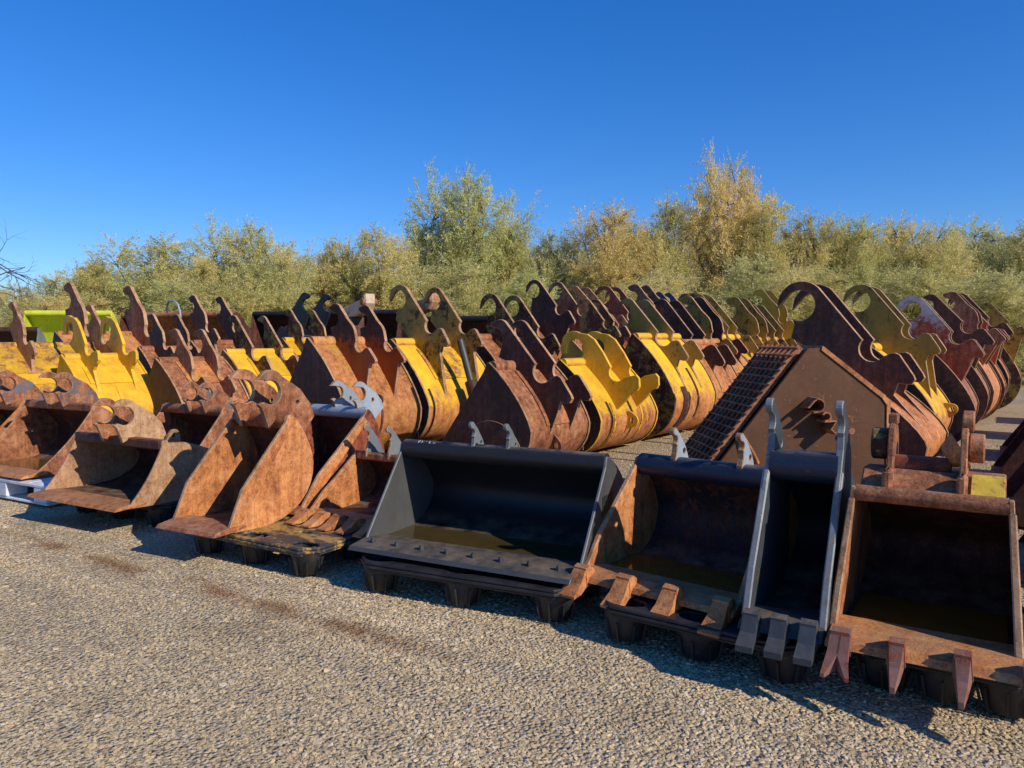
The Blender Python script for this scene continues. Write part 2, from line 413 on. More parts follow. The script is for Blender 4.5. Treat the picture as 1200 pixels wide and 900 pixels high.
def bucket(label, loc, rz=0, tilt=0, W=1.0, H=0.7, D=0.8, yt=0.4, fl=None, back=0.42, straight=0.0, front=0.03, t=0.018,
           mats=None, group=None, side_t=0.022, rim=0.012, bulge=0.0, ear=None, ear_kw=None, beam='tube', beam_r=0.05, lip=None, lip_t=0.03,
           teeth=0, tooth_kw=None, bolts=0, cutter=None, eyes=(), straps=(), name='excavator_bucket', cat='bucket', ring=False, wear=None, wavy=0.0, fork_first=False, tooth_x=None, lip_x=None, taper=0.0):
    """one bucket as Empty > shell, side_plate (two), cutting_edge, top_beam, ear (two), tooth, lifting_eye ..."""
    M = mats; S = M['shell']; g = lambda k: M.get(k, S)
    root = empty(name, loc, rz, tilt); tag(root, label, cat, group)
    pr = profile(H, D, yt, fl, back, straight, front)
    shell_mb(pr, W+0.008, t).build('shell', S, root)
    # side plates: shell outline plus a front edge
    n = len(pr); outer = []
    for i in range(n):
        a = Vector(pr[max(0, i-1)]); b = Vector(pr[min(n-1, i+1)]); d = (b-a).normalized(); outer.append((pr[i][0]+d.y*rim, pr[i][1]-d.x*rim))
    top, bot = Vector(pr[-1]), Vector(pr[0])
    fr = []
    for i in range(1, 12):
        u = i/12; p = top.lerp(bot, u); e = (bot-top).normalized(); nn = Vector((e.y, -e.x))  # towards the mouth
        k = bulge*sin(pi*u)+wavy*sin(3*pi*u)
        if nn.x > 0: nn = -nn
        fr.append((p.x+nn.x*k, p.y+nn.y*k))
    poly = outer+[(top.x-0.02, top.y+rim*0.5)]+fr
    for sx in (-1, 1):
        m = MB().plate(poly, sx*W/2, sx*(W/2+side_t), 0.004)
        if ring:      # wear ring welded low on the plate
            c = (fl or D*0.5)+(D-(fl or D*0.5))*0.2
            pl = arc(c, H*0.12, H*0.36, 0, 180, 20)
            pl = [(min(p[0], D-0.03), max(p[1], 0.03)) for p in pl]
            m.plate(pl, sx*(W/2+side_t+0.001), sx*(W/2+side_t+0.013), 0.003)
        m.build('side_plate', g('side'), root, edge=M.get('edge'))
        if cutter:
            cw, ct = cutter
            e = (top-bot); L = e.length; e.normalize(); nn = Vector((-e.y, e.x))
            if nn.x > 0: nn = -nn
            q0 = bot+e*0.02; q1 = bot+e*(L*0.93)
            k = [(q0+nn*0.012), (bot+e*L*0.3+nn*(cw*0.55+bulge)), (bot+e*L*0.55+nn*(cw*0.35+bulge)), (q1+nn*0.01), (q1-nn*cw*0.55), (bot+e*L*0.5-nn*cw*0.5), (q0-nn*cw*0.6)]
            a, b = (W/2-0.004, W/2+side_t+ct) if sx > 0 else (-W/2-side_t-ct, -W/2+0.004)
            MB().plate([tuple(p) for p in k], a, b, 0.006).build('side_cutter', g('cutter'), root, edge=M.get('edge'))
    # cutting edge
    if lip:
        m = MB(); z = front+0.001; l = lip
        m.plate([(-l, z-0.012+l*0.0), (-l+0.02, z+lip_t*0.35), (0.02, z+lip_t), (0.14, z+lip_t*0.9), (0.15, z+0.002), (0.0, z-lip_t*0.5), (-l+0.01, z-0.016)], *(lip_x or (-W/2-side_t-0.004, W/2+side_t+0.004)), 0.004)
        ce = m.build('cutting_edge', g('lip'), root)
        for i in range(bolts):
            x = -W/2+W*(i+0.5)/bolts; mm = MB()
            mm.cyl((x, -l*0.25, z+lip_t*0.6), (x, -l*0.25, z+lip_t+0.016), 0.016, 6, smooth=False)
            mm.cyl((x, -l*0.25, z+lip_t+0.016), (x, -l*0.25, z+lip_t+0.024), 0.009, 8)
            mm.build('bolt', g('lip'), ce)
    kw = dict(w=0.075, L=0.15, h=0.06); kw.update(tooth_kw or {})
    for i in range(teeth):
        x = tooth_x[i] if tooth_x else -W/2+0.03+(W-0.06)*i/(teeth-1)
        tooth_mb(x, -(lip or 0)+0.03, front+0.01, **(dict(kw, fork=True, w=kw['w']*1.25) if fork_first and i == 0 else kw)).build('tooth', g('tooth'), root)
    # top beam
    if beam == 'tube':
        m = MB(); m.cyl((-W/2-0.002, yt+beam_r*0.35, H-beam_r*0.55), (W/2+0.002, yt+beam_r*0.35, H-beam_r*0.55), beam_r, 20)
        m.build('top_beam', g('beam'), root)
    elif beam == 'box':
        r = beam_r; m = MB(); m.box((-W/2+0.001, yt-0.03, H-r*1.7), (W/2-0.001, yt+r*1.5, H+r*0.25), ch=0.012); m.build('top_beam', g('beam'), root)
    # ears
    if ear:
        kw = dict(s=0.4, N=(yt+0.2, H), rot=0.0, tail=0.6, x=0.25, th=0.03); kw.update(ear_kw or {})
        for sx in (-1, 1):
            x = kw.get('x0', 0)+sx*kw['x']
            pts = put_ear(pr, ear, kw['s'], kw['N'], kw['rot'], kw['tail'])
            hs_ = []
            if kw.get('hole'):
                hp = kw['hole']; c, sn = cos(kw['rot']), sin(kw['rot'])
                q = (kw['N'][0]+(hp[0]*c-hp[1]*sn)*kw['s'], kw['N'][1]+(hp[0]*sn+hp[1]*c)*kw['s'])
                hs_ = [arc(q[0], q[1], hp[2], 0, 330, 11)]
            MB().plate(pts, x-kw['th']/2, x+kw['th']/2, 0.004, holes=hs_).build('ear', g('ear') if sx > 0 or 'ear2' not in M else M['ear2'], root, edge=M.get('edge'))
        if wear:
            s0, s1 = wear
            strap_mb(pr, s0, s1, kw.get('x0', 0), kw['x']*2+0.16, 0.016).build('wear_plate', g('wear'), root)
    for (s, x, w, h) in eyes: eye_mb(pr, s, x, w, h).build('lifting_eye', g('eye'), root)
    for (s0, s1, x, w) in straps: strap_mb(pr, s0, s1, x, w).build('wear_strip', g('strap'), root)
    if taper:
        for o in root.children_recursive:
            if o.type == 'MESH' and not o.name.startswith('ear'):
                for q in o.data.vertices: q.co.x *= 1-taper*max(0.0, q.co.z)/H
    return root, pr

# ------------------------------------------------------------------ materials in use
YEL, YEL2 = (0.82, 0.47, 0.022), (0.64, 0.35, 0.022)
OLV = (0.42, 0.30, 0.05)
m_rust = steel('brown'); m_rusto = steel('orange'); m_rustd = steel('dark'); m_tan = steel('tan'); m_red = steel('red'); m_edge = steel('tan')  # the dark one also puts shade into bucket insides and sunless side plates
m_yel = steel('brown', YEL, 0.80, 0.5, 0.75, YEL2)
m_yelworn = steel('brown', YEL, 0.54, 0.55, 0.7, YEL2)
m_yelrust = steel('orange', YEL, 0.36, 0.6, 0.8, OLV)
m_yelfade = steel('orange', YEL, 0.58, 0.6, 0.7, YEL2, grade=0.5)
m_rustyel = steel('brown', YEL, 0.16, 0.6, 1.0, OLV)
m_olive = steel('dark', OLV, 0.72, 0.5, 0.6, (0.34, 0.22, 0.04))
m_olivew = steel('dark', OLV, 0.45, 0.5, 0.7, (0.30, 0.19, 0.04))
m_olived = steel('dark', (0.36, 0.24, 0.035), 0.66, 0.5, 0.6, (0.26, 0.17, 0.03))
m_black = steel('dark', (0.016, 0.017, 0.02), 0.99, 0.40, 0.4, (0.022, 0.024, 0.028))
m_blackw = steel('dark', (0.075, 0.078, 0.080), 0.97, 0.46, 0.5, (0.045, 0.048, 0.052))
m_navy = steel('brown', (0.012, 0.020, 0.042), 0.80, 0.34, 0.7, (0.018, 0.027, 0.05))
m_navyedge = steel('brown', (0.058, 0.068, 0.078), 0.76, 0.42, 0.8, (0.034, 0.042, 0.052)); m_bare = steel('tan', (0.24, 0.26, 0.27), 0.62, 0.45, 0.8, (0.14, 0.165, 0.19))
m_navydark = steel('dark', (0.006, 0.007, 0.011), 0.9, 0.6, 0.6, (0.010, 0.010, 0.014))  # near black: the shade inside the narrow bucket is put into its paint
m_navyrust = steel('dark', (0.012, 0.014, 0.022), 0.52, 0.5, 0.8, (0.03, 0.03, 0.04))
m_pale = steel('brown', (0.36, 0.40, 0.44), 0.86, 0.45, 0.6, (0.25, 0.32, 0.40))
m_grey = steel('dark', (0.16, 0.18, 0.19), 0.92, 0.5, 0.5, (0.11, 0.125, 0.14))
m_bluetip = steel('brown', (0.14, 0.19, 0.25), 0.42, 0.5, 0.7, (0.10, 0.13, 0.17))
m_pink = steel('tan', (0.42, 0.10, 0.09), 0.22, 0.6, 0.4, (0.40, 0.14, 0.11))
m_redear = steel('dark', (0.32, 0.050, 0.014), 0.66, 0.40, 0.6, (0.36, 0.085, 0.014), grade=-0.7)
m_goldear = steel('dark', (0.50, 0.32, 0.035), 0.60, 0.45, 0.7, (0.36, 0.20, 0.03))
m_white = steel('red', (0.46, 0.40, 0.41), 0.40, 0.45, 0.7, (0.42, 0.36, 0.38), grade=0.25)
m_white2 = plastic('chalk_paint', (0.5, 0.5, 0.5)); m_patch = steel('brown', (0.80, 0.55, 0.06), 0.58, 0.55, 0.5, (0.75, 0.5, 0.06))
m_lime = steel('brown', (0.60, 0.66, 0.05), 0.86, 0.5, 0.6, (0.52, 0.58, 0.04))
m_cream = steel('brown', (0.62, 0.50, 0.36), 0.72, 0.5, 0.5, (0.60, 0.42, 0.28))
m_blueear = steel('dark', (0.03, 0.085, 0.16), 0.85, 0.45, 0.6, (0.025, 0.06, 0.11))
m_plastic = plastic('black_plastic', (0.010, 0.010, 0.011))
m_plasticy = plastic('black_plastic_paint', (0.030, 0.031, 0.033), (0.42, 0.25, 0.06))
m_plasticw = plastic('white_plastic', (0.52, 0.55, 0.58))

# ------------------------------------------------------------------ front row on pallets (mouths to -y)
FR = 'small buckets in the front row'
PZ = 0.19            # pallet deck height

# black ditching bucket
blk, _ = bucket('wide black ditching bucket with bolted straight edge and two slim grey hooks', (-2.615, 3.575, PZ), radians(5.2),
       W=1.428, H=0.608, D=0.80, yt=0.43, fl=0.34, back=0.45, front=0.035, mats=dict(shell=m_black, side=m_blackw, lip=m_blackw, beam=m_black, ear=m_grey, edge=m_grey),
       ear=ear_blade(), ear_kw=dict(s=0.19, N=(0.49, 0.635), x=0.125, x0=-0.055, th=0.026, tail=0.14, hole=(0.12, 0.02, 0.013)), beam_r=0.062, lip=0.15, lip_t=0.026, bolts=8, group=FR, side_t=0.018)
for st in ([(0, .018), (.014, .02), (.006, 0)], [(.022, .02), (.03, .012), (.026, .002)], [(.05, .015), (.056, .014)], [(.072, .02), (.07, .002), (.08, .0)], [(.094, .008), (.1, 0), (.108, .01)]):
    MB().tube([(-0.60+x*1.3, 0.452-0.066*cos(radians(50+z*900)), 0.574+0.066*sin(radians(50+z*900))) for x, z in st], 0.0018, 4).build('paint_mark', m_white2, blk)
mk = MB()
for i in range(6):
    mk.box((0.7335, 0.34+i*0.032, 0.30), (0.7350, 0.34+i*0.032+0.018, 0.40))
mk.box((0.7335, 0.34, 0.285), (0.7350, 0.52, 0.296))
mk.build('stencil', m_black, blk)
# blue black bucket, rusty front
bucket('wide bucket with blue black back and orange rusty front edges and four blunt teeth', (-1.45, 3.63, PZ), radians(-8),
       W=0.86, H=0.60, D=0.80, yt=0.56, fl=0.46, back=0.45, front=0.03, mats=dict(edge=m_edge, shell=m_navyrust, side=m_rusto, lip=m_rusto, beam=m_navy, ear=m_pale, tooth=m_rusto, cutter=m_rusto),
       ear=ear_blade(), ear_kw=dict(s=0.19, N=(0.62, 0.655), x=0.20, x0=-0.0, th=0.035, tail=0.16, hole=(0.12, 0.02, 0.016)), beam_r=0.065, lip=0.09, lip_t=0.035, teeth=4,
       tooth_kw=dict(w=0.088, L=0.16, h=0.085, dirz=-0.45, flare=1.2), group=FR, cutter=(0.07, 0.004), t=0.02)
# narrow trenching bucket
bucket('narrow dark blue trenching bucket with three teeth and tall hooks', (-0.768, 3.397, PZ+0.02), radians(0),
       W=0.299, H=0.728, D=0.92, yt=0.37, fl=0.40, back=0.45, front=0.03, mats=dict(shell=m_navydark, side=m_navyedge, lip=m_navyedge, beam=m_navy, ear=m_navyedge, tooth=m_navyedge, cutter=m_navyedge, edge=m_bare),
       ear=ear_blade(), ear_kw=dict(s=0.30, N=(0.48, 0.775), x=0.155, th=0.034, tail=0.2, hole=(0.12, 0.0, 0.02)), beam_r=0.075, lip=0.07, lip_t=0.04, teeth=3,
       tooth_kw=dict(w=0.072, L=0.13, h=0.09, dirz=-0.55, tip=0.3), group=FR, cutter=(0.055, 0.008), wavy=0.018)
# big rusty bucket with pin hubs
big, bpr = bucket('rusty bucket with pointed teeth and yellow paint on its top, nearest the camera', (-0.240, 3.46, PZ+0.02), radians(0),
       taper=0.13, W=0.655, H=0.63, D=0.95, yt=0.20, fl=0.45, back=0.45, front=0.03, mats=dict(edge=m_edge, shell=m_rustd, side=m_rust, lip=m_rusto, beam=m_rust, tooth=steel('red', (0.30, 0.15, 0.12), 0.6, 0.6, 0.8), cutter=m_rusto),
       beam_r=0.036, lip=0.14, lip_t=0.045, teeth=4, tooth_x=(-0.285, -0.075, 0.155, 0.38), lip_x=(-0.345, 0.46), tooth_kw=dict(w=0.064, L=0.125, h=0.085, dirz=-0.85, tip=0.3, flare=0.28), group=FR, cutter=(0.05, 0.006), t=0.025, fork_first=True)
def big_brackets(root):
    # sloping top plate, cross tube and hub brackets welded behind the top beam
    MB().plate([(0.20, 0.60), (0.335, 0.71), (0.50, 0.70), (0.50, 0.672), (0.345, 0.683), (0.225, 0.59)], -0.275, 0.275, 0.006).build('top_plate', m_rustyel, root)
    MB().plate([(0.204, 0.6105), (0.326, 0.7100), (0.323, 0.7145), (0.201, 0.6150)], 0.150, 0.270, 0.001).build('patch_plate', m_patch, root)
    MB().cyl((-0.155, 0.40, 0.722), (0.07, 0.40, 0.722), 0.045, 18).build('cross_tube', steel('red', YEL, 0.14, 0.5, 0.9), root)
    for s, x in ((-1, -0.165), (1, 0.118)):
        br = MB().plate([(0.30, 0.66), (0.52, 0.655), (0.52, 0.74)]+arc(0.42, 0.815, 0.095, -10, 150, 8)+[(0.32, 0.76)], x-0.014, x+0.014, 0.005).build('ear', m_rustyel, root)
        if s > 0:
            MB().cyl((x-0.016, 0.42, 0.80), (x-0.07, 0.41, 0.77), 0.085, 20, r2=0.05).build('hub', m_yelrust, br)
            MB().cyl((x+0.016, 0.42, 0.815), (x+0.075, 0.42, 0.815), 0.064, 22, ch=0.006).build('pin_boss', m_rustyel, br)
            MB().cyl((x-0.012, 0.43, 0.93), (x+0.034, 0.43, 0.93), 0.047, 20, ch=0.005).build('pin_stop', m_rust, br)
        else:
            MB().cyl((x-0.016, 0.42, 0.81), (x-0.085, 0.42, 0.81), 0.072, 20, ch=0.006).build('hub', m_olivew, br)
            MB().box((x-0.02, 0.40, 0.90), (x+0.02, 0.46, 0.95), ch=0.006).build('pin_stop', m_rust, br)
        MB().box((x-0.02, 0.205, 0.63), (x+0.02, 0.30, 0.72), ch=0.012).build('gusset', m_rustyel, root)
big_brackets(big)

# left half of the front row
bucket('small rusty toothed bucket with thin grey hooks, left of the black bucket', (-3.87, 3.88, PZ), radians(-1),
       W=0.72, H=0.428, D=0.72, yt=0.5, fl=0.34, back=0.45, mats=dict(edge=m_edge, shell=m_rustd, side=m_rusto, lip=m_rust, beam=m_rust, ear=m_grey, tooth=m_rusto, cutter=m_rusto),
       ear=ear_blade(), ear_kw=dict(s=0.21, N=(0.56, 0.49), x=0.115, x0=-0.13, th=0.022, tail=0.12), beam='box', beam_r=0.03, lip=0.08, lip_t=0.03, teeth=5,
       tooth_kw=dict(w=0.09, L=0.17, h=0.06, dirz=-0.18, flare=0.9), group=FR, cutter=(0.05, 0.004))
bucket('rusty bucket with pale blue top beam and hooks, right behind the tall rusty bucket', (-4.690, 3.918, PZ), radians(-1),
       W=0.637, H=0.728, D=0.9, yt=0.72, fl=0.4, back=0.45, mats=dict(edge=m_edge, shell=m_rustd, side=m_red, lip=m_rust, beam=m_pale, ear=m_pale, cutter=m_rusto),
       ear=ear_claw(), ear_kw=dict(s=0.25, N=(0.86, 0.80), x=0.13, x0=0.09, th=0.03, tail=0.2, hole=(0.08, 0.0, 0.016)), beam_r=0.05, lip=0.07, group=FR, cutter=(0.10, 0.006))
m_scuff = steel('orange', (0.34, 0.31, 0.28), 0.20, 0.6, 0.8, (0.26, 0.20, 0.16))
bucket('tall narrow rusty bucket with a toothless slotted lip and large grey marked hooks', (-4.60, 3.235, PZ), radians(4),
       W=0.53, H=0.748, D=0.80, yt=0.58, fl=0.28, back=0.5, front=0.02, mats=dict(edge=m_edge, shell=m_rustd, side=m_scuff, lip=m_rust, beam=m_rust, ear=steel('brown', (0.16, 0.17, 0.17), 0.30, 0.55, 0.7), cutter=m_rusto),
       ear=ear_claw(), ear_kw=dict(s=0.40, N=(0.70, 0.83), x=0.135, x0=0.02, th=0.04, tail=0.3, hole=(0.18, 0.0, 0.02)), beam_r=0.065, lip=0.13, lip_t=0.03, group=FR, cutter=(0.11, 0.004), bulge=0.01)
bucket('rusty bucket with blue grey hooks, behind the tan pink hooked bucket', (-6.996, 4.391, PZ), radians(2),
       W=0.917, H=0.608, D=0.85, yt=0.5, fl=0.36, back=0.45, mats=dict(edge=m_edge, shell=m_rustd, side=m_rust, lip=m_rust, beam=m_rust, ear=m_bluetip),
       ear=ear_claw(), ear_kw=dict(s=0.30, N=(0.62, 0.68), x=0.12, x0=0.12, th=0.032, tail=0.2), lip=0.08, group=FR, ring=True)
tanb, tpr = bucket('tan rusty wide bucket with pink marked hooks, its flat lip overhanging a black pallet', (-6.195, 3.300, PZ), radians(3),
       W=1.139, H=0.488, D=0.92, yt=0.32, fl=0.44, back=0.5, front=0.015, mats=dict(edge=m_edge, shell=m_rustd, side=m_tan, lip=m_rusto, beam=m_rustd, ear=m_pink, ear2=m_rust, eye=m_tan),
       ear=ear_claw(), ear_kw=dict(s=0.34, N=(0.44, 0.60), x=0.13, x0=0.02, th=0.036, tail=0.3), beam='box', beam_r=0.04, lip=0.12, lip_t=0.02, group=FR, bulge=-0.03, eyes=((0.10, 0.56, 0.11, 0.10),), ring=False)
bucket('rusty bucket holding a little brown water, on the white plastic pallet', (-8.174, 3.551, PZ), radians(3),
       W=1.158, H=0.648, D=0.95, yt=0.62, fl=0.45, back=0.5, front=0.03, mats=dict(edge=m_edge, shell=m_rustd, side=m_rust, lip=m_rusto, beam=m_rust, ear=m_bluetip, ear2=m_rust),
       ear=ear_claw(), ear_kw=dict(s=0.33, N=(0.72, 0.76), x=0.13, x0=0.05, th=0.036, tail=0.3), beam='box', beam_r=0.04, lip=0.11, lip_t=0.025, group=FR, bulge=-0.04)
bucket('yellow and rust bucket with blue black hooks at the left end of the front row', (-9.795, 3.715, PZ), radians(2),
       W=1.110, H=0.588, D=0.95, yt=0.56, fl=0.45, back=0.5, front=0.03, mats=dict(shell=m_rustd, side=m_rusto, lip=m_rusto, beam=m_yelrust, ear=m_bluetip),
       ear=ear_claw(), ear_kw=dict(s=0.36, N=(0.66, 0.72), x=0.15, x0=0.25, th=0.04, tail=0.3), beam_r=0.06, lip=0.1, group=FR)

# rain water lying in three of the buckets
def water(label, loc, rz, pts, col):
    t = NT('muddy_water'); v, r = t.objvec()
    n = t.noise(v, 5, 8, 0.7)
    t.put(t.b.inputs['Base Color'], t.ramp(n, [(0.3, tuple(c*0.6 for c in col)), (0.7, col)]))
    t.b.inputs['Roughness'].default_value = 0.12
    t.put(t.b.inputs['Normal'], t.bump(n, 0.04, 0.01))
    m = MB(); m.add([(x, y, 0) for x, y in pts], [tuple(range(len(pts)))])
    o = m.build('rain_water', t.m, None, loc); o.rotation_euler.z = rz
    tag(o, label, 'water')
water('olive brown rain water pooled in the black ditching bucket', (-2.615, 3.575, PZ+0.036), radians(5.2), [(-.71, .10), (0.1, .07), (.71, .12), (.71, .52), (-.71, .52)], (0.085, 0.06, 0.018))
water('amber rusty water on the floor of the blue black bucket with orange edges', (-1.45, 3.63, PZ+0.036), radians(-8), [(-.425, .07), (.425, .08), (.425, .52), (-.425, .52)], (0.22, 0.10, 0.015))
water('amber rusty water on the floor of the large bucket nearest the camera', (-0.240, 3.46, PZ+0.060), 0, [(-.30, .06), (.30, .06), (.30, .62), (-.30, .62)], (0.26, 0.12, 0.015))
water('brown water at the bottom of the bucket on the white pallet', (-8.174, 3.551, PZ+0.036), radians(3), [(-.57, .13), (.57, .11), (.57, .60), (-.57, .60)], (0.16, 0.085, 0.02))

# ------------------------------------------------------------------ pallets
def pallet(label, x, y, W, D, rz=0, mat=None, group='black plastic pallets under the front row', legs=3):
    """nestable plastic pallet: deck with cup holes over tapered hollow feet"""
    mat = mat or m_plastic
    root = empty('plastic_pallet', (x, y, 0), rz); tag(root, label, 'pallet', group)
    h = PZ-0.006; hw, hd = W/2, D/2; c = 0.10
    out = [(-hw+c, -hd), (hw-c, -hd), (hw, -hd+c), (hw, hd-c), (hw-c, hd), (-hw+c, hd), (-hw, hd-c), (-hw, -hd+c)]
    pos = [((hw-0.135)*i, (hd-0.105)*j) for i in (-1, 0, 1) for j in (-1, 0, 1)]
    holes = [[(px+0.105*cos(a*pi/8), py+0.062*sin(a*pi/8)) for a in range(16)] for px, py in pos]
    holes += [[(hw*0.4*i+0.06*cos(a*pi/6), hd*0.38*j+0.028*sin(a*pi/6)) for a in range(12)] for i in (-1, 1) for j in (-1, 1)]
    R = Matrix(((0, 1, 0, 0), (0, 0, 1, 0), (1, 0, 0, 0), (0, 0, 0, 1)))   # plate's (x,y,z) -> (y,z,x)
    dk = MB()
    dk.plate(out, h-0.018, h, 0.005, holes, M=R)
    o2 = [(p[0]*1.008, p[1]*1.008) for p in out]; i2 = [(p[0]*0.955, p[1]*0.955) for p in out]
    dk.plate(o2, h-0.040, h-0.020, 0.006, [i2], M=R)
    o3 = [(p[0]*0.985, p[1]*0.985) for p in out]; i3 = [(p[0]*0.96, p[1]*0.96) for p in out]
    dk.plate(o3, h-0.055, h-0.041, 0.004, [i3], M=R)
    for k in range(-4, 5):
        dk.box((k*hw*0.21-0.006, -hd*0.95, h-0.05), (k*hw*0.21+0.006, hd*0.95, h-0.019))
    dk.build('deck', mat, root)
    for px, py in pos:
        m = MB(); n = 20
        ring = lambda a, b, z: [(px+a*cos(2*pi*i/n), py+b*sin(2*pi*i/n), z) for i in range(n)]
        m.loft([ring(.118, .086, h-0.019), ring(.112, .082, h-0.07), ring(.082, .068, 0.004), ring(.074, .062, 0)], True, False)
        m.loft([ring(.105, .062+.012, h-0.019), ring(.072, .058, 0.012)][::-1], True, False)
        m.add(ring(.074, .062, 0), [tuple(reversed(range(n)))]); m.add(ring(.072, .058, 0.012), [tuple(range(n))])
        for a in range(0, 360, 45):
            ca, sa = cos(radians(a)), sin(radians(a))
            m.box((-0.004, 0.0, 0), (0.004, 0.012, h-0.08), M=Matrix.Translation((px+ca*0.086, py+sa*0.070, 0)) @ Matrix.Rotation(radians(a-90), 4, 'Z') @ Matrix.Rotation(radians(-12), 4, 'X'))
        m.build('leg', m_plastic, root)
    return root
pallet('black plastic pallet under the black ditching bucket', -2.60, 3.90, 1.40, 1.05, radians(7))
pallet('black plastic pallet smeared with yellow paint beside the tall rusty bucket', -4.21, 3.80, 1.22, 1.05, radians(1), m_plasticy)
pallet('black plastic pallet under the tan rusty bucket', -6.22, 4.05, 1.22, 1.05, radians(4))
pallet('black plastic pallet under the orange edged bucket and the narrow blue one', -1.14, 3.90, 1.05, 1.05, radians(-3))
pallet('black plastic pallet almost hidden under the large bucket nearest the camera', -0.16, 4.02, 0.72, 1.0)
pallet('black plastic pallet behind the tan bucket, under the bucket with blue grey hooks', -7.0, 4.95, 1.0, 0.75)
pallet('black plastic pallet at the left end of the front row', -9.8, 4.15, 1.1, 1.0)
def crate_pallet(label, x, y, W, D, rz):
    root = empty('plastic_pallet', (x, y, 0), rz); tag(root, label, 'pallet')
    m = MB(); hw, hd = W/2, D/2; h = PZ-0.006
    m.box((-hw, -hd, h-0.03), (hw, hd, h), ch=0.006)
    for k in range(-3, 4): m.box((k*hw*0.27-0.05, -hd*0.96, h+0.0005), (k*hw*0.27+0.05, hd*0.96, h+0.004))
    m.build('deck', m_plasticw, root)
    for i in (-1, 0, 1):
        for j in (-1, 0, 1):
            MB().box((i*(hw-0.1)-0.098, j*(hd-0.1)-0.098, 0.0215), (i*(hw-0.1)+0.098, j*(hd-0.1)+0.098, h-0.031), ch=0.008).build('block', m_plasticw, root)
    for j in (-1, 0, 1):
        MB().box((-hw, j*(hd-0.1)-0.09, 0), (hw, j*(hd-0.1)+0.09, 0.02), ch=0.004).build('runner', m_plasticw, root)
crate_pallet('white plastic box pallet under the bucket at the left', -7.95, 3.98, 1.5, 1.05, radians(3))

# ------------------------------------------------------------------ big buckets lying in columns, backs to the sun (+x)
BG = 'large buckets in the rows behind'
_jit = random.Random(21)
def big(label, Y0, W, lipX, apexX, H, backX, mats, ear, N, s, rot, x=None, th=0.045, tail=None, rz=0.0, **k):
    """near side plate at y=Y0; N = world x and height of the ear notch"""
    yt = apexX-lipX; D = backX-lipX
    kw = dict(s=s, N=(N[0]-lipX, N[1]), rot=rot, tail=tail or s*1.3, x=(W*0.21 if x is None else x), th=th)
    mats = dict(mats); mats.setdefault('edge', m_edge)
    d = dict(back=0.40, straight=0.7, fl=D*0.55, front=0.05, t=0.03, side_t=0.03, beam='tube', beam_r=0.07, rim=0.02)
    d.update(k)
    if -6 < apexX < -4 and Y0 > 10.5: D += 0.20; d['fl'] = D*0.55; kw['N'] = (kw['N'][0]-0.13, kw['N'][1])
    rz -= radians(4.5)
    j1, j2, j3 = _jit.uniform(-1, 1), _jit.uniform(-1, 1), _jit.uniform(-1, 1)
    if Y0 > 11: kw['s'] *= 1+0.14*j3; rz += radians(4.5)*j1; d.setdefault('tilt', radians(2.5)*j2)
    elif Y0 > 9: rz += radians(2)*j1
    return bucket(label, (lipX, Y0+W/2, 0), -pi/2+rz, W=W, H=H, D=D, yt=yt, mats=mats, group=BG, ear=ear, ear_kw=kw, **d)

EH = ear_hook(); EB = ear_blunt(); ER = ear_loop(); EW = ear_solid(); ES = ear_hook(0.85)
# column ahead of the grid bucket, front to back
big('rusty bucket with dark angular side plate and lifting eye low on its ribbed back', 7.2, 1.18, -5.68, -4.79, 1.22, -4.22,
    dict(shell=m_rustyel, side=m_rustd, ear=m_rustd, eye=m_rustyel, strap=m_rust), EB, (-4.33, 1.13), 0.78, 0.00, x=0.2, tail=1.0,
    ring=True, eyes=((1.12, 0.13, 0.18, 0.11),), straps=((1.2, 1.6, -0.12, 0.09), (1.2, 1.6, 0.1, 0.09), (1.2, 1.6, 0.32, 0.09)), wear=(0.15, 0.9))
big('clean yellow bucket with yellow looped ears, right behind the first dark rusty bucket', 8.66, 1.5, -5.5, -4.68, 1.22, -4.08,
    dict(shell=m_yelfade, side=m_rustd, ear=m_yel, eye=m_yel, strap=m_yelworn, edge=m_yel), EW, (-4.12, 1.07), 0.68, 0.00, x=0.27, tail=0.85,
    eyes=((1.0, 0.06, 0.2, 0.12),), straps=((0.75, 1.6, -0.05-0.28, 0.035), (0.75, 1.6, 0.40, 0.035)))
big('olive bucket with a looped ear rising over the clean yellow one', 10.25, 0.85, -6.2, -5.45, 1.5, -4.75,
    dict(shell=m_rustyel, side=m_olive, ear=m_olivew), ER, (-4.95, 1.72), 0.44, 0.00, x=0.16)
big('yellow worn bucket with an olive ribbed side plate and blunt olive ears', 10.75, 1.42, -5.5, -4.57, 1.56, -4.08,
    dict(shell=m_yelfade, side=m_olivew, ear=m_olive, strap=m_rustd), EB, (-4.16, 1.52), 0.80, 0.00, x=0.27, tail=1.05,
    straps=((0.7, 1.5, -0.08, 0.05), (1.0, 1.7, 0.35, 0.16)))
big('dark brown eared bucket with a black lifting eye above ribs on its rusty back', 12.3, 1.3, -5.4, -4.5, 1.5, -4.06,
    dict(shell=m_rusto, side=m_rustd, ear=m_rustd, eye=m_rustd, strap=m_rust), EB, (-4.20, 1.50), 0.85, 0.00, tail=1.0, eyes=((1.15, 0.05, 0.2, 0.12),), straps=((1.25, 1.75, -0.2, 0.1), (1.25, 1.75, 0.1, 0.1), (1.25, 1.75, 0.35, 0.1)))
big('round backed rusty bucket with dark ears, second after the ribbed yellow one', 13.75, 1.15, -5.5, -4.66, 1.5, -4.02,
    dict(shell=m_yelrust, side=m_olivew, ear=m_goldear, ear2=m_rustd), EH, (-4.28, 1.57), 0.82, 0.00)
big('yellow and rust streaked bucket with mottled ears, far down the middle row', 15.0, 1.4, -5.6, -4.75, 1.55, -4.02,
    dict(shell=m_yel, side=m_yelrust, ear=m_goldear), ER, (-4.35, 1.60), 0.85, 0.00)
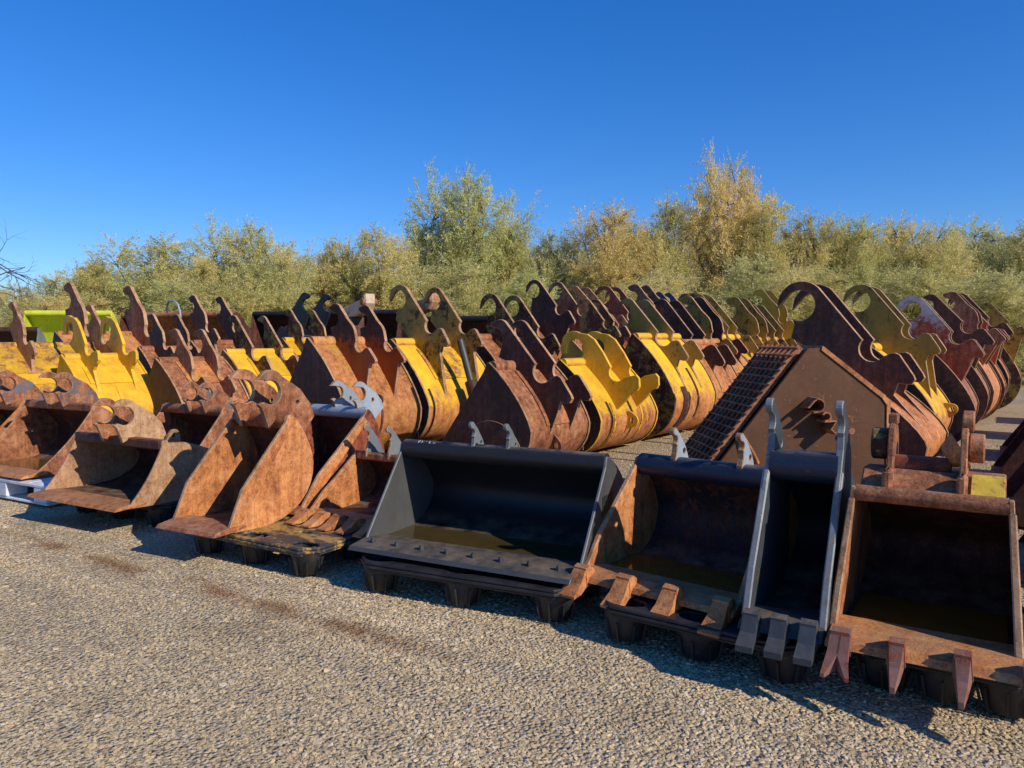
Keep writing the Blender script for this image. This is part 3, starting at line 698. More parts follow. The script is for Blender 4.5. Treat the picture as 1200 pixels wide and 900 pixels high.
big('pale yellow backed bucket with brown headed ears near the end of the middle row', 16.6, 1.4, -5.6, -4.7, 1.55, -4.0,
    dict(shell=m_yel, side=m_yelrust, ear=m_goldear), EH, (-4.25, 1.60), 0.84, 0.00)
big('rusty yellow bucket at the end of the middle row', 18.2, 1.4, -5.6, -4.7, 1.55, -4.0,
    dict(shell=m_yelworn, side=m_rustd, ear=m_goldear), EB, (-4.25, 1.62), 0.84, 0.00)
big('light yellow bucket with tall yellow hooks, farthest of the middle row', 20.0, 1.5, -6.0, -5.0, 1.6, -4.2,
    dict(shell=m_yel, side=m_yel, ear=m_yel), EH, (-4.62, 2.05), 0.66, 0.00)

# second column
big('rust backed bucket with a small shackle hook and dark red ears, tall dark side plate', 6.6, 1.2, -7.98, -7.02, 1.5, -6.34,
    dict(shell=m_yelrust, side=m_rustd, ear=m_redear, eye=m_rustd, strap=m_rustd), EH, (-6.50, 1.42), 0.49, 0.00, x=0.24, tail=0.95,
    ring=True, eyes=((1.0, 0.12, 0.16, 0.12),), straps=((1.1, 1.7, 0.05, 0.03),))
big('big yellow bucket fading to rust below, with tall looped brown yellow ears', 8.1, 1.5, -8.1, -7.0, 1.48, -6.3,
    dict(shell=m_yelfade, side=m_rustd, ear=m_goldear, eye=m_rustd, wear=m_yelworn), ER, (-6.62, 1.68), 0.66, 0.00, x=0.36, th=0.055, tail=1.0, wear=(0.2, 0.75), eyes=((0.95, -0.42, 0.22, 0.16),))
big('grey brown bucket with two looped ears, behind the dark plated rusty bucket', 10.0, 1.35, -8.0, -6.95, 1.55, -6.15,
    dict(shell=m_rust, side=m_rustd, ear=m_olivew), ER, (-6.30, 1.62), 0.68, 0.00, x=0.3)
big('brown bucket with the tallest looped ears of the second row', 11.7, 1.4, -8.1, -7.1, 1.8, -6.3,
    dict(shell=m_rustyel, side=m_rustd, ear=m_rustd, ear2=m_rust), ER, (-6.45, 1.98), 0.68, 0.00, x=0.34)
big('rusty bucket with thin ears, fifth in the second row', 13.6, 1.2, -8.0, -7.1, 1.7, -6.4, dict(shell=m_rust, side=m_rust, ear=m_rust), EB, (-6.70, 1.98), 0.70, 0.00)
big('red brown bucket with worn ears, sixth in the second row', 15.1, 1.2, -8.0, -7.1, 1.7, -6.4, dict(shell=m_red, side=m_rustd, ear=m_red), ER, (-6.70, 1.98), 0.72, 0.00)
big('small pale rusty bucket, seventh in the second row', 16.6, 1.2, -8.0, -7.1, 1.75, -6.3, dict(shell=m_rusto, side=m_rust, ear=m_rust), EH, (-6.60, 1.98), 0.70, 0.00)
big('blue eared bucket far back beyond the second row', 18.2, 1.2, -8.0, -7.1, 1.8, -6.3, dict(shell=m_rust, side=m_blueear, ear=m_blueear), EB, (-6.60, 2.05), 0.72, 0.00)
big('rust red bucket last in the second row', 19.8, 1.2, -8.0, -7.1, 1.8, -6.3, dict(shell=m_rusto, side=m_rustd, ear=m_rust), ER, (-6.60, 2.10), 0.72, 0.00)

# third column
big('dark rusty bucket with yellow paint worn through on its back, behind the tall narrow bucket', 6.8, 1.05, -11.35, -10.45, 1.2, -9.72,
    dict(shell=m_rustyel, side=m_rustd, ear=m_rust, wear=m_yelrust), EH, (-9.92, 0.98), 0.64, 0.00, x=0.21, tail=0.9, wear=(0.1, 0.6))
big('yellow bucket with chipped decal and brown flecked ears, in the third row', 8.5, 1.35, -12.0, -11.15, 1.3, -10.4,
    dict(shell=m_yel, side=m_yelworn, ear=m_olivew, wear=m_yel), EB, (-10.75, 1.26), 0.86, 0.00, x=0.3, wear=(0.25, 0.7))
big('olive plated bucket with curled ears, behind and right of the yellow decal bucket', 10.1, 1.0, -12.2, -11.6, 1.5, -10.9,
    dict(shell=m_yel, side=m_olivew, ear=m_olivew), ES, (-11.20, 1.50), 0.55, 0.00, x=0.28)
# the same kind of bucket but turned round: hooks curl to the right
bucket('dark blue black bucket whose two tall hooks curl the other way', (-12.0, 11.9, 0), pi/2, W=1.3, H=1.55, D=1.5, yt=0.8, straight=0.6, t=0.03, side_t=0.03,
    mats=dict(shell=m_black, side=m_black, ear=m_black), ear=EH, ear_kw=dict(s=0.66, N=(1.25, 1.80), rot=0.0, x=0.30, tail=0.8, th=0.05), beam_r=0.07, group=BG)
big('dark brown bucket with two small curled hooks, behind the yellow decal bucket', 8.9, 1.1, -13.6, -12.6, 1.45, -11.9,
    dict(shell=m_rustyel, side=m_rustd, ear=m_rustd), ES, (-12.45, 1.72), 0.58, 0.00, x=0.28)
big('bright yellow bucket with round eyed yellow ears, clean paint', 5.9, 1.0, -12.05, -11.35, 1.26, -10.60,
    dict(shell=m_yel, side=m_yel, ear=m_yel, wear=m_yel, edge=m_yel), EW, (-11.02, 1.36), 0.62, 0.00, x=0.27, tail=0.8, wear=(0.3, 0.65), straps=((0.7, 1.2, 0, 0.05),))
big('dark brown bucket with dull ears, between the bright yellow and the worn through bucket', 7.6, 0.9, -12.9, -12.2, 1.35, -11.5,
    dict(shell=m_rustyel, side=m_rustd, ear=m_rustd), EH, (-11.75, 1.40), 0.50, 0.00, x=0.22)
big('rusty yellow round backed bucket with the tallest brown hooks at the left', 7.6, 1.7, -15.7, -14.8, 1.62, -13.6,
    dict(shell=m_yelrust, side=m_rustd, ear=m_rustyel), EH, (-14.10, 1.68), 0.84, 0.00, x=0.56, th=0.07)
big('large plain yellow bucket at the left edge, rust streaked top', 5.3, 1.9, -12.9, -12.25, 1.42, -11.3,
    dict(shell=m_yelworn, side=m_yel, ear=m_yelrust, strap=m_yel), EH, (-11.85, 1.50), 0.52, 0.00, x=0.55, tail=0.7, straps=((0.75, 0.95, 0, 1.8), (1.15, 1.35, 0, 1.8)))

# column on the right
big('large dark brown bucket with a broad looped ear, behind the grid bucket', 8.3, 1.3, -2.4, -1.45, 1.22, -0.52,
    dict(shell=m_rusto, side=m_rustd, ear=m_rustd, eye=m_rust), ER, (-1.08, 1.40), 0.80, 0.00, x=0.27, th=0.06, tail=1.0, beam='')
big('olive yellow eared bucket with black looped hooks, second on the right', 10.0, 1.35, -2.2, -1.3, 1.42, -0.55,
    dict(shell=m_yelfade, side=m_rustd, ear=m_olived), ER, (-0.90, 1.60), 0.64, 0.00, x=0.25, th=0.055, tail=0.9, eyes=((1.1, -0.3, 0.16, 0.10),))
big('bucket with white and red blotched ears, third on the right', 11.7, 1.35, -1.8, -0.95, 1.45, -0.28,
    dict(shell=m_rust, side=m_rustd, ear=m_white), ER, (-0.52, 1.54), 0.56, 0.00, x=0.26, th=0.055)
big('dark brown bucket with plain dark ears, fourth on the right', 13.3, 1.2, -1.8, -0.85, 1.6, -0.15, dict(shell=m_rust, side=m_rustd, ear=m_rustd), EB, (-0.42, 1.68), 0.60, 0.00)
big('pale rusty bucket with lit edges, fifth on the right', 14.7, 1.2, -1.6, -0.75, 1.65, -0.05, dict(shell=m_rusto, side=m_rust, ear=m_rust), EH, (-0.25, 1.72), 0.60, 0.00)
big('bucket with orange red ears, sixth on the right', 16.2, 1.2, -1.5, -0.65, 1.65, 0.05, dict(shell=m_rusto, side=m_red, ear=steel('red', (0.45, 0.075, 0.015), 0.9, 0.5, 0.5)), EB, (-0.20, 1.75), 0.62, 0.00)
big('dark rusty bucket, seventh on the right', 17.7, 1.2, -1.4, -0.55, 1.7, 0.15, dict(shell=m_rusto, side=m_rustd, ear=m_rustd), ER, (-0.10, 1.82), 0.66, 0.00)
big('yellow eared bucket, farthest on the right', 19.3, 1.4, -1.2, -0.35, 1.7, 0.35, dict(shell=m_yelrust, side=m_olivew, ear=m_goldear), EB, (0.12, 1.85), 0.66, 0.00)

# ------------------------------------------------------------------ grid backed skeleton bucket
def grid_bucket():
    root = empty('skeleton_bucket', (-1.30, 6.50, 0), radians(36))
    tag(root, 'brown skeleton bucket with a black grid floor tilted up, standing behind the narrow blue bucket', 'bucket', BG)
    # local: x along the visible side plate, y away from the camera (its width)
    Wd = 0.9
    house = [(-1.07, 0.06), (-0.02, 1.42), (0.10, 1.43), (0.62, 1.03), (0.66, 0.97), (0.68, 0.05), (0.4, 0.0), (-1.0, 0.0)]
    T = lambda q, y: (q[0], y, q[1])
    R = Matrix(((0, 1, 0, 0), (1, 0, 0, 0), (0, 0, 1, 0), (0, 0, 0, 1)))   # plate (x,y,z)->(y,x,z)
    MS = steel('orange', (0.125, 0.050, 0.018), 0.74, 0.6, 0.8, (0.085, 0.034, 0.014))
    MB().plate(house, 0, 0.035, 0.005, M=R).build('side_plate', MS, root)
    MB().plate(house, Wd-0.035, Wd, 0.005, M=R).build('side_plate', MS, root)
    a, b = Vector((-1.07, 0.06)), Vector((-0.02, 1.42)); e = (b-a).normalized(); n = Vector((-e.y, e.x)); L = (b-a).length
    m = MB()
    for i in range(23):      # cross bars
        p = a+e*(L*(i+0.5)/23); q = p+n*0.050
        m.tube([(q.x, 0.036, q.y), (q.x, Wd-0.036, q.y)], 0.009, 6)
    for j in range(8):
        y = 0.036+(Wd-0.072)*(j+0.5)/8
        A, B = a+n*0.030, b+n*0.030
        w = 0.008
        m.loft([[(A.x-n.x*.03, y-w, A.y-n.y*.03), (A.x-n.x*.03, y+w, A.y-n.y*.03), (A.x+n.x*.03, y+w, A.y+n.y*.03), (A.x+n.x*.03, y-w, A.y+n.y*.03)],
                [(B.x-n.x*.03, y-w, B.y-n.y*.03), (B.x-n.x*.03, y+w, B.y-n.y*.03), (B.x+n.x*.03, y+w, B.y+n.y*.03), (B.x+n.x*.03, y-w, B.y+n.y*.03)]])
    m.build('grid', m_rust, root)
    back = [(0.10, 1.445), (0.63, 1.045), (0.675, 0.98), (0.695, 0.05)]
    inn = [(0.09, 1.41), (0.605, 1.02), (0.645, 0.965), (0.665, 0.05)]
    rings = [[T(o, -0.012), T(o, Wd+0.012), T(i, Wd+0.012), T(i, -0.012)] for o, i in zip(back, inn)]
    MB().loft(rings).build('shell', m_rusto, root)
    MB().cyl((0.03, 0.03, 1.375), (0.03, Wd-0.03, 1.375), 0.04, 14).build('top_beam', m_rustd, root)
    # lugs and a bent rod welded to the side plate
    def bent(pts, y1=-0.16, w=0.007):
        mm = MB(); L_, R_ = [], []
        for k in range(len(pts)):
            p0 = Vector(pts[max(0, k-1)]); p1 = Vector(pts[min(len(pts)-1, k+1)]); d = (p1-p0).normalized(); nn = Vector((-d.y, d.x))*w
            L_.append(Vector(pts[k])+nn); R_.append(Vector(pts[k])-nn)
        mm.plate([(q.x, q.y) for q in L_]+[(q.x, q.y) for q in reversed(R_)], y1, -0.001, 0.002, M=R)
        mm.build('lug', m_rust, root)
    bent([(-0.075, 0.955), (-0.03, 1.005)]+arc(0.005, 0.975, 0.052, 100, -80, 8)+[(-0.03, 0.92)])
    bent(arc(0.075, 0.885, 0.034, 150, -100, 8))
    bent([(0.06, 0.845), (0.155, 0.85), (0.115, 0.785), (0.16, 0.745)])
    MB().cyl((0.33, 0.0, 0.76), (0.33, -0.07, 0.76), 0.026, 10).build('stud', m_rust, root)
    MB().tube([(-0.55, -0.03, 0.72), (-0.47, -0.06, 0.58), (-0.42, -0.02, 0.5)], 0.016, 6).build('rod', m_rusto, root)
    # torn bracket on the far corner of the back
    MB().plate([(0, 0), (0.14, 0.02), (0.16, 0.34), (0.05, 0.42), (-0.02, 0.2)], 0, 0.03, 0.004, M=Matrix.Translation((0.70, 0.4, 0.55)) @ Matrix.Rotation(radians(60), 4, 'Z')).build('bracket', m_rusto, root)
grid_bucket()

# ------------------------------------------------------------------ things at the right edge
RE = 'low buckets along the right edge'
def low(label, y, lipX, W, H, D, mt, st):
    bucket(label, (lipX, y+W/2, 0), -pi/2, W=W, H=H, D=D, yt=D*0.5, straight=0.5, t=0.025, mats=dict(shell=mt, side=st, ear=mt), group=RE,
           ear=EB, ear_kw=dict(s=H*0.45, N=(D*0.68, H*0.97), rot=0.2, x=W*0.2, tail=H*0.6, th=0.04), name='excavator_bucket')
low('low rusty bucket nearest the right edge', 5.6, 0.12, 0.9, 0.72, 0.9, m_rusto, m_rustd)
low('dark low bucket second along the right edge', 7.3, -0.02, 1.1, 0.9, 1.1, m_rust, m_rustd)
low('brown low bucket third along the right edge', 9.2, -0.06, 1.1, 0.95, 1.1, m_rust, m_rustd)
low('rust red low bucket fourth along the right edge', 11.2, 0.02, 1.1, 0.85, 1.1, m_red, m_rustd)
low('dark low bucket fifth along the right edge', 13.6, 0.45, 1.1, 0.9, 1.2, m_rustd, m_rustd)
low('rusty low bucket farthest along the right edge', 16.2, 0.9, 1.2, 0.9, 1.2, m_rust, m_rustd)

# ------------------------------------------------------------------ far things on the left
def loader(label, loc, rz, W, H, D, mt, st, top=None):
    return bucket(label, loc, rz, W=W, H=H, D=D, yt=D*0.42, fl=D*0.5, t=0.03, side_t=0.03, mats=dict(shell=mt, side=st, beam=top or mt, lip=mt), lip=0.15,
                  beam_r=0.07, name='loader_bucket', cat='bucket', group='wide loader buckets at the back')
loader('lime green wide loader bucket with an open mouth, at the back on the left', (-18.6, 9.5, 0.50), radians(38), 1.95, 1.65, 1.1, m_lime, m_lime)
loader('dark brown wide loader bucket under the tallest brown hooks', (-16.6, 10.8, 0), radians(18), 3.2, 2.12, 1.4, m_rust, m_rustd, m_rust)
loader('black wide loader bucket with a round black top tube, at the back', (-13.6, 12.6, 0), radians(14), 4.0, 2.15, 1.4, m_rustd, m_rustd, m_black)
loader('grey wide loader bucket low at the left edge', (-19.6, 8.4, 0), radians(35), 1.8, 1.75, 1.0, m_rustd, m_grey)
loader('dark long loader bucket filling the gap behind the second row', (-10.6, 13.8, 0), radians(8), 2.6, 2.0, 1.4, m_rustd, m_rustd, m_black)

hose = MB().tube([(-13.95, 9.2, 2.02), (-13.80, 9.1, 2.14), (-13.6, 9.0, 2.22), (-13.42, 9.0, 2.23), (-13.30, 9.0, 2.15), (-13.24, 9.0, 2.0), (-13.22, 9.0, 1.70)], 0.020, 8)
tag(hose.build('hose', m_pale), 'pale bent hose sticking up behind the third row of buckets', 'hose')
def arm(label, loc, rz, L, mt):
    root = empty('hydraulic_thumb', loc, rz); tag(root, label, 'machine arm')
    MB().plate([(-L/2, 0), (-L*0.2, 0.14), (L*0.3, 0.24), (L*0.5, 0.34), (L*0.52, 0.18), (L*0.44, 0.04), (0, -0.06), (-L*0.42, -0.08)], -0.10, 0.10, 0.02).build('arm', mt, root)
    MB().cyl((-0.14, L*0.46, 0.2), (0.14, L*0.46, 0.2), 0.06, 12).build('pin_boss', m_rust, root)
    MB().box((-0.12, -L*0.3, -1.0), (0.12, L*0.1, -0.04), ch=0.02).build('mount', m_rustd, root)
arm('cream painted steel thumb arm lying on top behind the dark red eared bucket', (-9.55, 9.9, 1.92), radians(-110), 1.1, m_cream)
arm('orange and cream thumb arm behind the tall looped yellow ears', (-9.0, 10.9, 1.98), radians(-100), 1.0, steel('orange', (0.60, 0.48, 0.34), 0.5, 0.5, 0.6))
cyl = empty('hydraulic_cylinder', (-5.85, 8.62, 0), 0); tag(cyl, 'dark hydraulic cylinder with bright rod leaning between the yellow bucket and the first dark one', 'cylinder')
MB().cyl((-0.02, 0, 0.03), (-0.33, 0.02, 0.92), 0.09, 16, ch=0.01).build('barrel', m_rustd, cyl)
MB().cyl((-0.33, 0.02, 0.92), (-0.52, 0.03, 1.48), 0.05, 12).build('rod', m_blackw, cyl)

# ------------------------------------------------------------------ ground
def gravel_nodes(t, pos, stone_rnd=None):
    """colour of the gravel at a world position: tan grey stones, dusty patches, a rust stained trickle along the pallets"""
    big_ = t.noise(pos, 0.35, 6, 0.6); mid = t.noise(pos, 3.0, 6, 0.65)
    if stone_rnd is None:
        vo = t.node('ShaderNodeTexVoronoi'); t.put(vo.inputs['Vector'], pos); vo.inputs['Scale'].default_value = 52; vo.inputs['Randomness'].default_value = 1
        sx = t.node('ShaderNodeSeparateColor'); t.l.new(vo.outputs['Color'], sx.inputs[0]); stone_rnd = sx.outputs[0]; dist = vo.outputs['Distance']
    else: dist = None
    c = t.ramp(stone_rnd, [(0.0, (0.25, 0.185, 0.11)), (0.2, (0.60, 0.45, 0.25)), (0.42, (0.70, 0.54, 0.31)), (0.6, (0.38, 0.31, 0.215)), (0.78, (0.70, 0.60, 0.43)), (0.9, (0.40, 0.265, 0.15)), (1.0, (0.66, 0.57, 0.42))])
    c = t.mix(t.ramp(big_, [(0.42, 0.0), (0.6, 0.45)]), c, (0.36, 0.285, 0.175))
    sx = t.node('ShaderNodeSeparateXYZ'); t.put(sx.inputs[0], pos)
    yy = t.math('ADD', t.math('SUBTRACT', sx.outputs[1], 2.86), t.math('MULTIPLY', t.math('SUBTRACT', t.noise(pos, 0.9, 3, 0.5), 0.5), 0.25))
    g = t.math('POWER', 2.718, t.math('MULTIPLY', t.math('POWER', t.math('DIVIDE', t.math('ABSOLUTE', yy), 0.085), 2.0), -1.0))
    xm = t.math('MULTIPLY', t.ramp(t.math('MULTIPLY', t.math('ADD', sx.outputs[0], 9.0), 0.1), [(0.20, 0.0), (0.3, 1.0), (0.63, 1.0), (0.70, 0.0)]), t.ramp(t.noise(pos, 1.7, 5, 0.6), [(0.40, 0.0), (0.52, 1.0)]))
    st = t.math('MULTIPLY', t.math('MULTIPLY', g, xm), 0.85, clamp=True)
    du = t.math('MULTIPLY', t.ramp(t.noise(pos, 1.3, 7, 0.65), [(0.53, 0.0), (0.68, 0.7)]), 1.0)
    c = t.mix(du, c, (0.36, 0.275, 0.16))
    c = t.mix(st, c, (0.23, 0.125, 0.055))
    return c, dist, st, mid
t = NT('gravel_ground'); geo = t.node('ShaderNodeNewGeometry'); pos = geo.outputs['Position']
c, dist, st, mid = gravel_nodes(t, pos)
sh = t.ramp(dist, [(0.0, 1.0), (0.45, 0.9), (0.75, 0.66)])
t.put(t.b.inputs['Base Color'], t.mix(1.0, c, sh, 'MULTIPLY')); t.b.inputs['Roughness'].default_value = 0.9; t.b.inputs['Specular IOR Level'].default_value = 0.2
hh = t.math('ADD', t.math('MULTIPLY', dist, -0.8), t.math('MULTIPLY', mid, 0.6))
t.put(t.b.inputs['Normal'], t.bump(hh, 0.9, 0.02))
m = MB(); 
xs = [-400, -60, -20] + [-14+i*0.2 for i in range(82)] + [6, 20, 60, 400]; ys = [-60, -10, -2] + [i*0.2 for i in range(0, 73)] + [18, 25, 40, 90, 400]
def gz(x, y):
    return 0.014*noise.noise((x*0.6, y*0.6, 3.1)) + 0.010*noise.noise((x*0.5, y*3.2, 8.1)) + 0.005*noise.noise((x*2.3, y*2.3, 1.1)) - 0.02
vs = [(x, y, gz(x, y)) for y in ys for x in xs]; nx = len(xs)
m.add(vs, [(j*nx+i, j*nx+i+1, (j+1)*nx+i+1, (j+1)*nx+i) for j in range(len(ys)-1) for i in range(nx-1)], True)
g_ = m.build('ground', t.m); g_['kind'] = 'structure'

# loose crushed stones, far too many to count
ts = NT('gravel_stone'); geo = ts.node('ShaderNodeNewGeometry'); oi = ts.node('ShaderNodeObjectInfo')
c, _, st, _ = gravel_nodes(ts, geo.outputs['Position'], oi.outputs['Random'])
nz = ts.noise(geo.outputs['Position'], 160, 3, 0.6)
c = ts.mix(1.0, c, ts.ramp(nz, [(0.3, 0.75), (0.7, 1.12)]), 'MULTIPLY')
ts.put(ts.b.inputs['Base Color'], c); ts.b.inputs['Roughness'].default_value = 0.85; ts.b.inputs['Specular IOR Level'].default_value = 0.25
ts.put(ts.b.inputs['Normal'], ts.bump(nz, 0.3, 0.003))
def stones(name, quad, density, seed, rmin, rmax, label):
    # patch following the ground sheet
    m = MB(); n = 40
    P = []
    for j in range(n+1):
        for i in range(n+1):
            u, v = i/n, j/n
            a = Vector(quad[0]).lerp(Vector(quad[1]), u); b = Vector(quad[3]).lerp(Vector(quad[2]), u); p = a.lerp(b, v)
            P.append((p.x, p.y, gz(p.x, p.y)-0.001))
    m.add(P, [(j*(n+1)+i, j*(n+1)+i+1, (j+1)*(n+1)+i+1, (j+1)*(n+1)+i) for j in range(n) for i in range(n)])
    o = m.build(name, ts.m); tag(o, label, 'gravel', None, 'stuff')
    ng = bpy.data.node_groups.new(name, 'GeometryNodeTree')
    ng.interface.new_socket('Geometry', in_out='INPUT', socket_type='NodeSocketGeometry'); ng.interface.new_socket('Geometry', in_out='OUTPUT', socket_type='NodeSocketGeometry')
    N, L = ng.nodes, ng.links
    gi = N.new('NodeGroupInput'); go = N.new('NodeGroupOutput')
    dp = N.new('GeometryNodeDistributePointsOnFaces'); L.new(gi.outputs[0], dp.inputs['Mesh']); dp.inputs['Seed'].default_value = seed
    gp_ = N.new('GeometryNodeInputPosition'); gn_ = N.new('ShaderNodeTexNoise'); gn_.inputs['Scale'].default_value = 1.3; gn_.inputs['Detail'].default_value = 7; gn_.inputs['Roughness'].default_value = 0.65
    gm_ = N.new('ShaderNodeMapRange'); gm_.inputs[1].default_value = 0.5; gm_.inputs[2].default_value = 0.66; gm_.inputs[3].default_value = density; gm_.inputs[4].default_value = density*0.35
    L.new(gp_.outputs[0], gn_.inputs['Vector']); L.new(gn_.outputs[0], gm_.inputs[0]); L.new(gm_.outputs[0], dp.inputs['Density'])
    join = N.new('GeometryNodeGeometryToInstance')
    for k in range(5):
        ic = N.new('GeometryNodeMeshIcoSphere'); ic.inputs['Radius'].default_value = 1; ic.inputs['Subdivisions'].default_value = 2
        sp = N.new('GeometryNodeSetPosition'); L.new(ic.outputs[0], sp.inputs[0])
        po = N.new('GeometryNodeInputPosition'); vm = N.new('ShaderNodeVectorMath'); vm.operation = 'ADD'; L.new(po.outputs[0], vm.inputs[0]); vm.inputs[1].default_value = (k*7.3, k*3.1, 1.7)
        # chop the ball with a coarse voronoi so that faces come out flat and edges sharp
        vo = N.new('ShaderNodeTexVoronoi'); L.new(vm.outputs[0], vo.inputs['Vector']); vo.inputs['Scale'].default_value = 0.85
        ns = N.new('ShaderNodeTexNoise'); L.new(vm.outputs[0], ns.inputs['Vector']); ns.inputs['Scale'].default_value = 0.9; ns.inputs['Detail'].default_value = 2
        ad = N.new('ShaderNodeMath'); ad.operation = 'ADD'; L.new(vo.outputs['Distance'], ad.inputs[0]); L.new(ns.outputs['Fac'], ad.inputs[1])
        ml = N.new('ShaderNodeMath'); ml.operation = 'MULTIPLY_ADD'; L.new(ad.outputs[0], ml.inputs[0]); ml.inputs[1].default_value = 0.75; ml.inputs[2].default_value = 0.10
        sc = N.new('ShaderNodeVectorMath'); sc.operation = 'SCALE'; L.new(po.outputs[0], sc.inputs[0]); L.new(ml.outputs[0], sc.inputs['Scale'])
        L.new(sc.outputs[0], sp.inputs['Position'])
        ssm = N.new('GeometryNodeSetMaterial'); L.new(sp.outputs[0], ssm.inputs[0]); ssm.inputs['Material'].default_value = ts.m
        L.new(ssm.outputs[0], join.inputs[0])
    ip = N.new('GeometryNodeInstanceOnPoints'); L.new(dp.outputs['Points'], ip.inputs['Points']); L.new(join.outputs[0], ip.inputs['Instance']); ip.inputs['Pick Instance'].default_value = True
    rr = N.new('FunctionNodeRandomValue'); rr.data_type = 'FLOAT_VECTOR'; rr.inputs[0].default_value = (-0.5, -0.5, 0); rr.inputs[1].default_value = (0.5, 0.5, 6.28); rr.inputs['Seed'].default_value = 3
    L.new(rr.outputs[0], ip.inputs['Rotation'])
    r1 = N.new('FunctionNodeRandomValue'); r1.data_type = 'FLOAT'; r1.inputs[2].default_value = 0.0; r1.inputs[3].default_value = 1.0; r1.inputs['Seed'].default_value = 11
    pw = N.new('ShaderNodeMath'); pw.operation = 'POWER'; L.new(r1.outputs[1], pw.inputs[0]); pw.inputs[1].default_value = 3.4
    mr = N.new('ShaderNodeMapRange'); L.new(pw.outputs[0], mr.inputs[0]); mr.inputs[3].default_value = rmin; mr.inputs[4].default_value = rmax
    r2 = N.new('FunctionNodeRandomValue'); r2.data_type = 'FLOAT_VECTOR'; r2.inputs[0].default_value = (0.75, 0.75, 0.32); r2.inputs[1].default_value = (1.35, 1.2, 0.62); r2.inputs['Seed'].default_value = 5
    vs_ = N.new('ShaderNodeVectorMath'); vs_.operation = 'SCALE'; L.new(r2.outputs[0], vs_.inputs[0]); L.new(mr.outputs[0], vs_.inputs['Scale'])
    L.new(vs_.outputs[0], ip.inputs['Scale'])
    L.new(ip.outputs[0], go.inputs[0])
    md = o.modifiers.new('scatter', 'NODES'); md.node_group = ng
stones('gravel_stones', [(-3.6, 1.0), (1.6, 1.0), (1.6, 4.4), (-3.6, 4.4)], 7500, 2, 0.0036, 0.0135, 'loose crushed gravel in front of the nearest buckets')
stones('gravel_stones', [(-11.0, 2.2), (-3.61, 1.3), (-3.61, 4.0), (-11.0, 3.9)], 6000, 5, 0.0036, 0.0105, 'loose crushed gravel in front of the rusty buckets on the left')
stones('gravel_stones', [(-9.0, 1.0), (1.4, 1.0), (1.4, 3.6), (-9.0, 3.6)], 60, 14, 0.010, 0.024, 'scattered larger stones lying on the finer gravel')
stones('gravel_stones', [(-5.2, 4.6), (1.2, 4.6), (1.2, 13.0), (-5.2, 13.0)], 500, 9, 0.007, 0.02, 'loose gravel in the lanes between the bucket rows')

# ------------------------------------------------------------------ tamarisk scrub behind the yard
def leaf_material():
    t = NT('feathery_foliage')
    at = t.node('ShaderNodeAttribute'); at.attribute_name = 'tint'
    oi = t.node('ShaderNodeObjectInfo')
    c = t.ramp(at.outputs['Fac'], [(0.0, (0.27, 0.26, 0.11)), (0.25, (0.47, 0.45, 0.19)), (0.5, (0.66, 0.60, 0.27)), (0.75, (0.78, 0.68, 0.34)), (1.0, (0.82, 0.69, 0.40))])
    tint = t.ramp(oi.outputs['Random'], [(0.0, (0.90, 1.0, 0.85)), (0.35, (1.0, 1.0, 0.88)), (0.65, (1.06, 1.0, 0.80)), (0.85, (0.92, 1.02, 1.02)), (1.0, (1.12, 1.0, 0.84))])
    c = t.mix(1.0, c, tint, 'MULTIPLY')
    t.put(t.b.inputs['Base Color'], c); t.b.inputs['Roughness'].default_value = 0.65; t.b.inputs['Specular IOR Level'].default_value = 0.25
    tr = t.node('ShaderNodeBsdfTranslucent'); t.put(tr.inputs['Color'], c)
    mx = t.node('ShaderNodeMixShader'); mx.inputs[0].default_value = 0.42
    out = t.n['Material Output']; t.l.new(t.b.outputs[0], mx.inputs[1]); t.l.new(tr.outputs[0], mx.inputs[2]); t.l.new(mx.outputs[0], out.inputs['Surface'])
    return t.m
m_leaf = leaf_material()
m_bark = plastic('scrub_bark', (0.085, 0.060, 0.042))
m_dead = plastic('dead_bark', (0.060, 0.045, 0.038))

